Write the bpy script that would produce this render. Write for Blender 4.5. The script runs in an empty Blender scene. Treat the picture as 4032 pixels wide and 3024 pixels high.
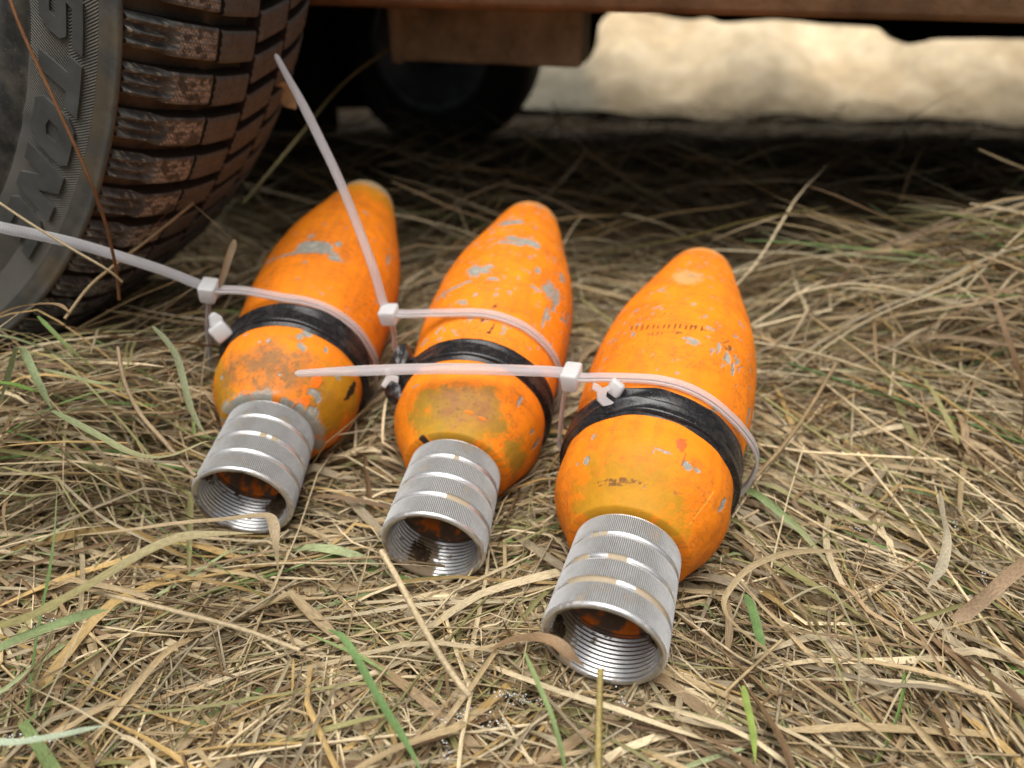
import bpy, bmesh, math, random
import numpy as np
from mathutils import Vector, Matrix

R_ = math.radians
scene = bpy.context.scene
# ------------------------------------------------------------------ camera
U = 0.025                      # unit of the shell profile (collar mouth radius) in metres
PITCH = 0.55937
HC = 11 * U                    # camera height
FPX, W0, H0 = 3050.73, 4032, 3024
cd = bpy.data.cameras.new("camera"); cam = bpy.data.objects.new("camera", cd)
scene.collection.objects.link(cam); scene.camera = cam
cam.location = (0, 0, HC); cam.rotation_euler = (math.pi / 2 - PITCH, 0, 0)
cd.sensor_width = 36; cd.lens = 36 * FPX / W0
cd.clip_start = 0.01; cd.clip_end = 200
cd.dof.use_dof = True; cd.dof.focus_distance = 0.337; cd.dof.aperture_fstop = 5.8
# ------------------------------------------------------------------ world, sun
SUN_EL, SUN_AZ = R_(82), R_(200)      # azimuth clockwise from +y
world = bpy.data.worlds.new("World"); scene.world = world; world.use_nodes = True
nt = world.node_tree; nt.nodes.clear()
sky = nt.nodes.new("ShaderNodeTexSky"); sky.sky_type = 'NISHITA'; sky.sun_disc = False
sky.sun_elevation = SUN_EL; sky.sun_rotation = SUN_AZ
sky.dust_density = 6; sky.air_density = 1.0; sky.ozone_density = 1.0
hs = nt.nodes.new("ShaderNodeHueSaturation"); hs.inputs['Saturation'].default_value = 0.25
hs.inputs['Value'].default_value = 1.0
bg = nt.nodes.new("ShaderNodeBackground"); bg.inputs[1].default_value = 0.068
wo = nt.nodes.new("ShaderNodeOutputWorld")
nt.links.new(sky.outputs[0], hs.inputs['Color']); nt.links.new(hs.outputs[0], bg.inputs[0]); nt.links.new(bg.outputs[0], wo.inputs[0])
sd = bpy.data.lights.new("sun", 'SUN'); sun = bpy.data.objects.new("sun", sd)
scene.collection.objects.link(sun)
sd.energy = 3.0; sd.angle = R_(55); sd.color = (1, .96, .90)
sdir = Vector((math.sin(SUN_AZ) * math.cos(SUN_EL), math.cos(SUN_AZ) * math.cos(SUN_EL), math.sin(SUN_EL)))
sun.rotation_euler = sdir.to_track_quat('Z', 'Y').to_euler()
scene.view_settings.view_transform = 'Standard'; scene.view_settings.look = 'None'
scene.view_settings.gamma = 1.0; scene.view_settings.exposure = 0.55
scene.view_settings.use_curve_mapping = False
scene.cycles.max_bounces = 10; scene.cycles.transparent_max_bounces = 12

# ------------------------------------------------------------------ helpers
COL = scene.collection
CP, SP = math.cos(PITCH), math.sin(PITCH)
def at(px, py, fw):
    """real-world point seen at that photo pixel, fw metres in front of the lens"""
    a = (px - W0 / 2) / FPX; b = (H0 / 2 - py) / FPX
    return np.array([a, CP + b * SP, -SP + b * CP]) * fw + np.array([0, 0, HC])
def on_z(px, py, z):
    r = at(px, py, 1) - np.array([0, 0, HC]); t = (z - HC) / r[2]
    return np.array([0, 0, HC]) + r * t
def link(name, me, mat=None, parent=None, **k):
    o = bpy.data.objects.new(name, me); COL.objects.link(o)
    if mat is not None and me is not None:
        if len(me.materials) == 0:
            for m in (mat if isinstance(mat, (list, tuple)) else [mat]): me.materials.append(m)
    if parent is not None: o.parent = parent
    for a, b in k.items(): o[a] = b
    return o
def empty(name, loc, label, cat, group=None, mat4=None):
    o = bpy.data.objects.new(name, None); COL.objects.link(o); o.empty_display_size = .02
    if mat4 is not None: o.matrix_world = mat4
    else: o.location = loc
    o['label'] = label; o['category'] = cat
    if group: o['group'] = group
    return o
def npmesh(name, V, F, smooth=True, col=None, uv=None):
    """V (n,3), F (m,4) or (m,3) int arrays; col (n,3); uv (n,2) per vertex"""
    V = np.ascontiguousarray(V, dtype=np.float32); F = np.ascontiguousarray(F, dtype=np.int32)
    me = bpy.data.meshes.new(name); k = F.shape[1]
    me.vertices.add(len(V)); me.vertices.foreach_set('co', V.ravel())
    me.loops.add(F.size); me.loops.foreach_set('vertex_index', F.ravel())
    me.polygons.add(len(F)); me.polygons.foreach_set('loop_start', np.arange(0, F.size, k, dtype=np.int32))
    me.polygons.foreach_set('loop_total', np.full(len(F), k, dtype=np.int32))
    me.update(calc_edges=True)
    if smooth: me.polygons.foreach_set('use_smooth', np.ones(len(F), dtype=bool))
    if col is not None:
        a = me.color_attributes.new('Col', 'FLOAT_COLOR', 'POINT')
        c = np.ones((len(V), 4), np.float32); c[:, :col.shape[1]] = col
        a.data.foreach_set('color', c.ravel())
    if uv is not None:
        l = me.uv_layers.new(name='UVMap'); l.data.foreach_set('uv', np.ascontiguousarray(uv[F.ravel()], dtype=np.float32).ravel())
    me.update(); return me
def grid_faces(n, m, closed=False):
    """n rows x m columns; closed wraps columns"""
    i = np.arange(n - 1)[:, None]; j = np.arange(m if closed else m - 1)[None]
    j2 = (j + 1) % m
    return np.stack([i * m + j, i * m + j2, (i + 1) * m + j2, (i + 1) * m + j], -1).reshape(-1, 4)
def hash3(i, j, k, s):
    n = (i * 73856093) ^ (j * 19349663) ^ (k * 83492791) ^ (s * 2654435761 & 0x7fffffff)
    n = (n ^ (n >> 13)) * 1274126177 & 0x7fffffffffff
    n = (n ^ (n >> 16)) & 0xffffff
    return n / float(0xffffff)
def vnoise(P, scale, seed=0):
    Q = P * scale; I = np.floor(Q).astype(np.int64); f = Q - I; f = f * f * (3 - 2 * f); o = 0
    for a in (0, 1):
        for b in (0, 1):
            for c in (0, 1):
                w = (f[..., 0] if a else 1 - f[..., 0]) * (f[..., 1] if b else 1 - f[..., 1]) * (f[..., 2] if c else 1 - f[..., 2])
                o = o + w * hash3(I[..., 0] + a, I[..., 1] + b, I[..., 2] + c, seed)
    return o
def fbm(P, scale, seed=0, n=4):
    o = 0; a = .5; t = 0
    for i in range(n):
        o = o + a * vnoise(P, scale * 2 ** i, seed + i * 17); t += a; a *= .5
    return o / t
def sstep(a, b, x):
    t = np.clip((x - a) / (b - a), 0, 1); return t * t * (3 - 2 * t)
def mixc(c, d, t): return c * (1 - t[..., None]) + np.array(d) * t[..., None]
def catmull(P, n):
    P = np.array(P, float); m = len(P); Q = np.vstack([2 * P[0] - P[1], P, 2 * P[-1] - P[-2]])
    t = np.linspace(0, m - 1 - 1e-9, n); i = t.astype(int); u = (t - i)[:, None]
    a, b, c, d = Q[i], Q[i + 1], Q[i + 2], Q[i + 3]
    return .5 * ((2 * b) + (c - a) * u + (2 * a - 5 * b + 4 * c - d) * u ** 2 + (3 * b - a - 3 * c + d) * u ** 3)
def unit(v): return v / (np.linalg.norm(v, axis=-1, keepdims=True) + 1e-12)
def bevel_box(name, size, bev=.0006, seg=2, taper=0, jitter=0, seed=0, noise=0):
    bm = bmesh.new(); bmesh.ops.create_cube(bm, size=1)
    rnd = random.Random(seed)
    for v in bm.verts:
        v.co = Vector((v.co.x * size[0], v.co.y * size[1], v.co.z * size[2]))
        if taper and v.co.z < 0: v.co.x *= 1 - taper; v.co.y *= 1 - taper
        if jitter: v.co += Vector([rnd.uniform(-jitter, jitter) for _ in range(3)])
    bmesh.ops.bevel(bm, geom=bm.edges[:], offset=bev, segments=seg, profile=.5, affect='EDGES')
    me = bpy.data.meshes.new(name); bm.to_mesh(me); bm.free()
    for p in me.polygons: p.use_smooth = True
    return me

# ------------------------------------------------------------------ materials
class N:
    def __init__(s, name):
        s.m = bpy.data.materials.new(name); s.m.use_nodes = True; s.t = s.m.node_tree; s.t.nodes.clear()
        s.out = s.new('ShaderNodeOutputMaterial')
    def new(s, typ, **k):
        n = s.t.nodes.new(typ)
        for a, b in k.items():
            if a.startswith('i_'):
                key = a[2:].replace('_', ' '); n.inputs[key].default_value = b
            else: setattr(n, a, b)
        return n
    def lk(s, a, b): s.t.links.new(a, b)
    def noise(s, scale, detail=4, rough=.6, vec=None, dist=0):
        n = s.new('ShaderNodeTexNoise'); n.inputs['Scale'].default_value = scale
        n.inputs['Detail'].default_value = detail; n.inputs['Roughness'].default_value = rough
        n.inputs['Distortion'].default_value = dist
        s.lk(vec if vec is not None else s.obj(), n.inputs['Vector']); return n.outputs['Fac']
    def obj(s):
        if not hasattr(s, '_o'): s._o = s.new('ShaderNodeTexCoord')
        return s._o.outputs['Object']
    def ramp(s, fac, stops):
        r = s.new('ShaderNodeValToRGB'); e = r.color_ramp.elements
        while len(e) < len(stops): e.new(.5)
        for x, (p, c) in zip(e, stops):
            x.position = p; x.color = (*c, 1) if len(c) == 3 else c
        s.lk(fac, r.inputs[0]); return r.outputs[0]
    def mix(s, fac, a, b, mode='MIX'):
        n = s.new('ShaderNodeMix', data_type='RGBA', blend_type=mode)
        for sock, v in ((n.inputs[0], fac), (n.inputs[6], a), (n.inputs[7], b)):
            if hasattr(v, 'links'): s.lk(v, sock)
            else: sock.default_value = v if isinstance(v, (int, float)) else (*v, 1)
        return n.outputs[2]
    def math(s, op, a, b=0.):
        n = s.new('ShaderNodeMath', operation=op)
        for sock, v in ((n.inputs[0], a), (n.inputs[1], b)):
            if hasattr(v, 'links'): s.lk(v, sock)
            else: sock.default_value = v
        return n.outputs[0]
    def attr(s, name='Col'):
        return s.new('ShaderNodeAttribute', attribute_name=name).outputs['Color']
    def bump(s, h, strength=.3, dist=.001, prev=None):
        b = s.new('ShaderNodeBump'); b.inputs['Strength'].default_value = strength; b.inputs['Distance'].default_value = dist
        s.lk(h, b.inputs['Height'])
        if prev is not None: s.lk(prev, b.inputs['Normal'])
        return b.outputs[0]
    def bsdf(s, base, rough=.5, metal=0., normal=None, spec=.5, **k):
        p = s.new('ShaderNodeBsdfPrincipled')
        for key, v in (('Base Color', base), ('Roughness', rough), ('Metallic', metal), ('Specular IOR Level', spec)):
            sock = p.inputs[key]
            if hasattr(v, 'links'): s.lk(v, sock)
            else: sock.default_value = (*v, 1) if isinstance(v, tuple) else v
        if normal is not None: s.lk(normal, p.inputs['Normal'])
        for a, b in k.items(): p.inputs[a.replace('_', ' ')].default_value = b
        return p.outputs[0]
    def done(s, sh): s.lk(sh, s.out.inputs[0]); return s.m

def mat_paint():
    m = N('orange_paint'); c = m.attr()
    n1 = m.noise(90, 6, .65); n2 = m.noise(900, 3, .6)
    c = m.mix(.55, c, m.ramp(n1, [(.3, (.70, .70, .70)), (.7, (1.12, 1.12, 1.12))]), 'MULTIPLY')
    spk = m.ramp(m.noise(1500, 2, .5), [(.70, (0, 0, 0)), (.76, (1, 1, 1))])
    c = m.mix(m.math('MULTIPLY', spk, .35), c, (.16, .07, .02))
    at_ = m.new('ShaderNodeAttribute', attribute_name='Col').outputs['Alpha']
    h = m.math('ADD', m.math('MULTIPLY', n2, .35), m.math('MULTIPLY', m.noise(260, 4, .7), .65))
    b = m.bump(h, .55, .0007)
    b = m.bump(at_, .8, .0006, b)
    ro = m.math('ADD', m.math('MULTIPLY', n1, .30), .52)
    return m.done(m.bsdf(c, ro, 0., b, .28))
def mat_alu():
    m = N('machined_aluminium'); c = m.attr()
    al = m.new('ShaderNodeAttribute', attribute_name='Col').outputs['Alpha']   # 1 = bare metal, 0 = dirt
    c = m.mix(.5, c, m.ramp(m.noise(500, 4, .7), [(.3, (.75, .75, .75)), (.7, (1.1, 1.1, 1.1))]), 'MULTIPLY')
    b = m.bump(m.noise(1600, 3, .6), .25, .0003)
    return m.done(m.bsdf(c, m.math('SUBTRACT', .80, m.math('MULTIPLY', al, .46)), m.math('MINIMUM', m.math('MULTIPLY', al, 1.0), .95), b, .5))
def mat_vcol(name, rough=.8, ns=400, bs=.5, bd=.0006, spec=.3):
    m = N(name); c = m.attr()
    c = m.mix(.7, c, m.ramp(m.noise(ns, 5, .7), [(.3, (.6, .6, .6)), (.7, (1.25, 1.25, 1.25))]), 'MULTIPLY')
    return m.done(m.bsdf(c, rough, 0., m.bump(m.noise(ns * 1.5, 4, .7), bs, bd), spec))
def mat_simple(name, col, rough=.6, ns=60, var=.35, bs=.4, bd=.001, metal=0, spec=.4, col2=None):
    m = N(name)
    a = tuple(x * (1 - var) for x in col); b = tuple(min(1, x * (1 + var)) for x in (col2 or col))
    c = m.ramp(m.noise(ns, 6, .65), [(.3, a), (.7, b)])
    return m.done(m.bsdf(c, rough, metal, m.bump(m.noise(ns * 3, 5, .7), bs, bd), spec))
def mat_tape():
    m = N('black_vinyl_tape')
    d = m.ramp(m.noise(160, 5, .75), [(.50, (0, 0, 0)), (.74, (1, 1, 1))])
    d2 = m.ramp(m.noise(1400, 2, .5), [(.69, (0, 0, 0)), (.73, (1, 1, 1))])
    c = m.mix(m.math('MULTIPLY', d, .35), (.012, .012, .014), (.10, .075, .055))
    c = m.mix(m.math('MULTIPLY', d2, .5), c, (.35, .32, .26))
    r = m.math('ADD', m.math('MULTIPLY', d, .25), .27)
    return m.done(m.bsdf(c, r, 0., m.bump(m.noise(300, 5, .6), .35, .0006), .5))
def mat_nylon(stripes):
    m = N('milky_nylon_ribbed' if stripes else 'milky_nylon')
    base = (.78, .79, .79)
    nrm = None
    if stripes:
        uv = m.new('ShaderNodeTexCoord').outputs['UV']
        sp = m.new('ShaderNodeSeparateXYZ'); m.lk(uv, sp.inputs[0])
        w = m.math('SINE', m.math('MULTIPLY', sp.outputs[1], 2 * math.pi / .00125))
        inner = m.math('LESS_THAN', m.math('ABSOLUTE', m.math('SUBTRACT', sp.outputs[0], .5)), .34)
        st = m.math('MULTIPLY', m.math('ADD', m.math('MULTIPLY', w, .5), .5), inner)
        base = m.mix(st, (.82, .82, .83), (.50, .50, .56))
        nrm = m.bump(m.math('SUBTRACT', 1., st), .5, .0003)
    p = m.bsdf(base, .32, 0., nrm, .5, Subsurface_Weight=0.0)
    tr = m.new('ShaderNodeBsdfTranslucent'); tr.inputs[0].default_value = (.92, .93, .95, 1)
    gl = m.new('ShaderNodeBsdfRefraction'); gl.inputs['Roughness'].default_value = .35; gl.inputs['IOR'].default_value = 1.08
    gl.inputs[0].default_value = (.97, .97, .98, 1)
    m1 = m.new('ShaderNodeMixShader'); m1.inputs[0].default_value = .42; m.lk(p, m1.inputs[1]); m.lk(tr.outputs[0], m1.inputs[2])
    m2 = m.new('ShaderNodeMixShader'); m2.inputs[0].default_value = .50 if stripes else .06; m.lk(m1.outputs[0], m2.inputs[1]); m.lk(gl.outputs[0], m2.inputs[2])
    return m.done(m2.outputs[0])
def mat_straw():
    m = N('dry_straw'); c = m.attr()
    uv = m.new('ShaderNodeTexCoord').outputs['UV']
    mp = m.new('ShaderNodeMapping'); m.lk(uv, mp.inputs[0]); mp.inputs['Scale'].default_value = (7, 28, 1)
    st = m.noise(1, 3, .6, mp.outputs[0])
    mp2 = m.new('ShaderNodeMapping'); m.lk(uv, mp2.inputs[0]); mp2.inputs['Scale'].default_value = (1.6, 120, 1)
    sp = m.noise(1, 4, .7, mp2.outputs[0])
    c = m.mix(1., c, m.ramp(st, [(.28, (.62, .60, .57)), (.72, (1.25, 1.24, 1.2))]), 'MULTIPLY')
    c = m.mix(m.ramp(sp, [(.58, (0, 0, 0)), (.72, (.75, .75, .75))]), c, (.10, .06, .03))
    p = m.bsdf(c, .55, 0., m.bump(st, .5, .0004), .35)
    tr = m.new('ShaderNodeBsdfTranslucent'); m.lk(c, tr.inputs[0])
    mx = m.new('ShaderNodeMixShader'); mx.inputs[0].default_value = .22; m.lk(p, mx.inputs[1]); m.lk(tr.outputs[0], mx.inputs[2])
    return m.done(mx.outputs[0])
def mat_sidewall():
    m = N('tyre_sidewall_rubber'); al = m.new('ShaderNodeAttribute', attribute_name='Col')
    uv = m.new('ShaderNodeTexCoord').outputs['UV']
    sp = m.new('ShaderNodeSeparateXYZ'); m.lk(uv, sp.inputs[0])      # x along the circle (m), y radius (m)
    dy = m.math('ABSOLUTE', m.math('SUBTRACT', sp.outputs[1], .2935))
    ph = m.math('ADD', m.math('MULTIPLY', sp.outputs[0], .82), m.math('MULTIPLY', dy, -.62))
    w = m.math('SINE', m.math('MULTIPLY', ph, 2 * math.pi / .00125))
    hatch = m.math('MULTIPLY', al.outputs['Alpha'], m.math('ADD', m.math('MULTIPLY', w, .5), .5))
    dust = m.ramp(m.noise(45, 6, .7), [(.45, (0, 0, 0)), (.72, (1, 1, 1))])
    c = m.mix(m.math('MULTIPLY', dust, .5), al.outputs['Color'], (.20, .17, .12))
    c = m.mix(m.math('MULTIPLY', hatch, .55), c, (.24, .225, .19))
    c = m.mix(m.math('MULTIPLY', m.ramp(m.noise(900, 3, .6), [(.66, (0, 0, 0)), (.74, (1, 1, 1))]), .5), c, (.36, .30, .19))
    b = m.bump(hatch, .9, .0008); b = m.bump(m.noise(300, 5, .7), .25, .0006, b)
    return m.done(m.bsdf(c, m.math('ADD', m.math('MULTIPLY', dust, .25), .5), 0., b, .35))

M_PAINT = mat_paint(); M_ALU = mat_alu(); M_TAPE = mat_tape()
M_STRAP = mat_nylon(True); M_NYLON = mat_nylon(False); M_STRAW = mat_straw()
M_SIDE = mat_sidewall(); M_TREAD = mat_vcol('muddy_tread_rubber', .75, 350, .6, .0008)
M_EARTH = mat_vcol('dark_earth', .95, 500, 1., .001, .1)
M_RUST = mat_simple('rusty_brown_paint', (.21, .120, .062), .7, 18, .5, .5, .003)
M_WOODISH = mat_simple('dusty_brown_bracket', (.30, .24, .17), .8, 30, .5, .6, .004)
M_BODY = mat_simple('dull_dark_unseen_body', (.055, .050, .045), .6, 8, .3, .3, .002)
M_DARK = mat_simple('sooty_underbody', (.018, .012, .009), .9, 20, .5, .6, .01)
M_RUBBER = mat_simple('black_rubber', (.02, .02, .02), .7, 40, .3, .4, .002)
M_RIM = mat_simple('dull_steel', (.16, .17, .18), .5, 40, .3, .3, .002, .7)
M_SAND = mat_vcol('pale_sandy_bank', .95, 14, .8, .01, .1)
M_SOIL = mat_simple('soil_under_straw', (.050, .035, .022), .95, 60, .5, 1., .006, 0, .1)
M_FROST = mat_simple('frost_crystals', (.85, .88, .92), .4, 400, .1, .2, .0005)

# ------------------------------------------------------------------ terrain
def gz(x, y):
    x = np.asarray(x, float); y = np.asarray(y, float)
    P = np.stack([x, y, x * 0], -1)
    z = (vnoise(P, 9, 3) - .5) * .014 + (vnoise(P, 22, 5) - .5) * .007 - .004
    z = z - .13 * sstep(.95, 1.7, y)
    z = z + .052 * np.exp(-(((x - .50) / .17) ** 2 + ((y - .51) / .08) ** 2))
    z = z + .012 * np.exp(-(((x - .33) / .14) ** 2 + ((y - .45) / .14) ** 2))
    z = z + .020 * np.exp(-(((x + .27) / .08) ** 2 + ((y - .37) / .06) ** 2))
    for M_, yw, _e in ((np.array([-5.3381, 11.7331]), .0625, 0), (np.array([-1.497, 10.6646]), .1716, 0), (np.array([1.4121, 8.0837]), .3149, 0)):
        dx, dy = x / U - M_[0], y / U - M_[1]; s_ = dx * math.sin(yw) + dy * math.cos(yw); a_ = dx * math.cos(yw) - dy * math.sin(yw)
        z = z + .007 * np.exp(-((np.abs(a_) - 2.0) / .8) ** 2) * sstep(1.5, 3.0, s_) * sstep(11.5, 10, s_)
    return z
# ground sheet: fine near the shells, coarse to the horizon
def ground_sheet():
    gx = np.concatenate([[-60, -30, -12, -6, -3], np.linspace(-1.8, 1.8, 90), [3, 6, 12, 30, 60]])
    gy = np.concatenate([[-60, -20, -6, -2, -.6], np.linspace(-.2, 2.4, 70), [3.2, 5, 9, 16, 30, 60]])
    X, Y = np.meshgrid(gx, gy); Z = gz(X, Y) - .016
    return npmesh('ground', np.stack([X, Y, Z], -1).reshape(-1, 3), grid_faces(len(gy), len(gx)))
link('ground', ground_sheet(), M_SOIL, kind='structure')

# pale sandy bank beyond the vehicle
def bank():
    nx, ny = 260, 90
    x = np.linspace(-.12, 4.4, nx); t = np.linspace(0, 1, ny)
    X, T = np.meshgrid(x, t)
    Y0 = 1.80 - .10 * (X - .2); Y = Y0 + T * 1.7
    lump = fbm(np.stack([X, T * 2, X * 0], -1), 3.2, 9, 3)
    top = .24 + .05 * (lump - .5) + .012 * np.sin(X * 6)
    prof = sstep(0, .42, T + .10 * (vnoise(np.stack([X, X * 0, X * 0], -1), 5, 4) - .5))
    edge = .45 * sstep(-.12, .0, X) + .55 * sstep(.16, .30, X)
    Z = -.135 + (top + .03) * prof * edge * (1 - .2 * T) + .02 * (vnoise(np.stack([X, Y, X * 0], -1), 11, 2) - .5)
    V = np.stack([X, Y, Z], -1); n = fbm(V, 5, 41, 4); n2 = fbm(V, 22, 43, 3)
    c = np.ones(X.shape + (3,)) * np.array([.62, .50, .33]); c = mixc(c, (.50, .38, .23), sstep(.42, .62, n) * .6); c = mixc(c, (.68, .58, .42), sstep(.5, .7, n2) * .5)
    foot_shade = sstep(.24, -.04, T + .07 * (n - .5) + .05 * (n2 - .5)); c = mixc(c, (.085, .070, .045), foot_shade)  # foot of the bank darkened in colour to stand for fading light
    c = mixc(c, (.14, .13, .10), sstep(.24, .16, X + .05 * (n2 - .5)) * .93)  # left end painted dim grey-olive, shade put into the colour
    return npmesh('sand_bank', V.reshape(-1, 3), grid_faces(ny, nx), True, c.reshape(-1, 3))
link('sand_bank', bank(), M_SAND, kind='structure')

# ------------------------------------------------------------------ shells
SP_ = np.array([0, 1.9892, 1.9902, 2.3072, 2.7034, 3.0996, 3.5751, 4.0506, 4.6846, 5.4771, 6.428, 7.379, 8.33, 9.2809, 10.2319, 11.1829, 12.1339])
RP_ = np.array([1, .9257, 1.0774, 1.2413, 1.4831, 1.6227, 1.6315, 1.6445, 1.6934, 1.7608, 1.8066, 1.7960, 1.7100, 1.5400, 1.3050, 1.0900, .850])
LC = 1.9892; SEND = 12.1339
def spline(x, y, q):
    n = len(x); h = np.diff(x); A = np.eye(n); B = np.zeros(n)
    for i in range(1, n - 1):
        A[i, i - 1] = h[i - 1]; A[i, i] = 2 * (h[i - 1] + h[i]); A[i, i + 1] = h[i]
        B[i] = 6 * ((y[i + 1] - y[i]) / h[i] - (y[i] - y[i - 1]) / h[i - 1])
    m = np.linalg.solve(A, B); i = np.clip(np.searchsorted(x, q) - 1, 0, n - 2); t = q - x[i]; H = h[i]
    b = (y[i + 1] - y[i]) / H - H * (2 * m[i] + m[i + 1]) / 6
    return y[i] + t * (b + t * (m[i] / 2 + t * (m[i + 1] - m[i]) / (6 * H)))
def Rs(s):
    s = np.asarray(s, float)
    return np.where(s < LC, 1 + (.9257 - 1) * s / LC, spline(SP_[2:], RP_[2:], np.clip(s, LC + .001, SEND)))
SH = {1: (np.array([-5.3381, 11.7331, .8798]), .0625, .1614),
      2: (np.array([-1.497, 10.6646, .6782]), .1716, .1557),
      3: (np.array([1.4121, 8.0837, 1.0921]), .3149, .0957)}
def frame(k):
    M, yaw, el = SH[k]
    d = np.array([math.sin(yaw) * math.cos(el), math.cos(yaw) * math.cos(el), math.sin(el)])
    u = unit(np.cross(d, [0, 0, 1])); v = np.cross(u, d)
    return M * U, d, u, v
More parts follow.
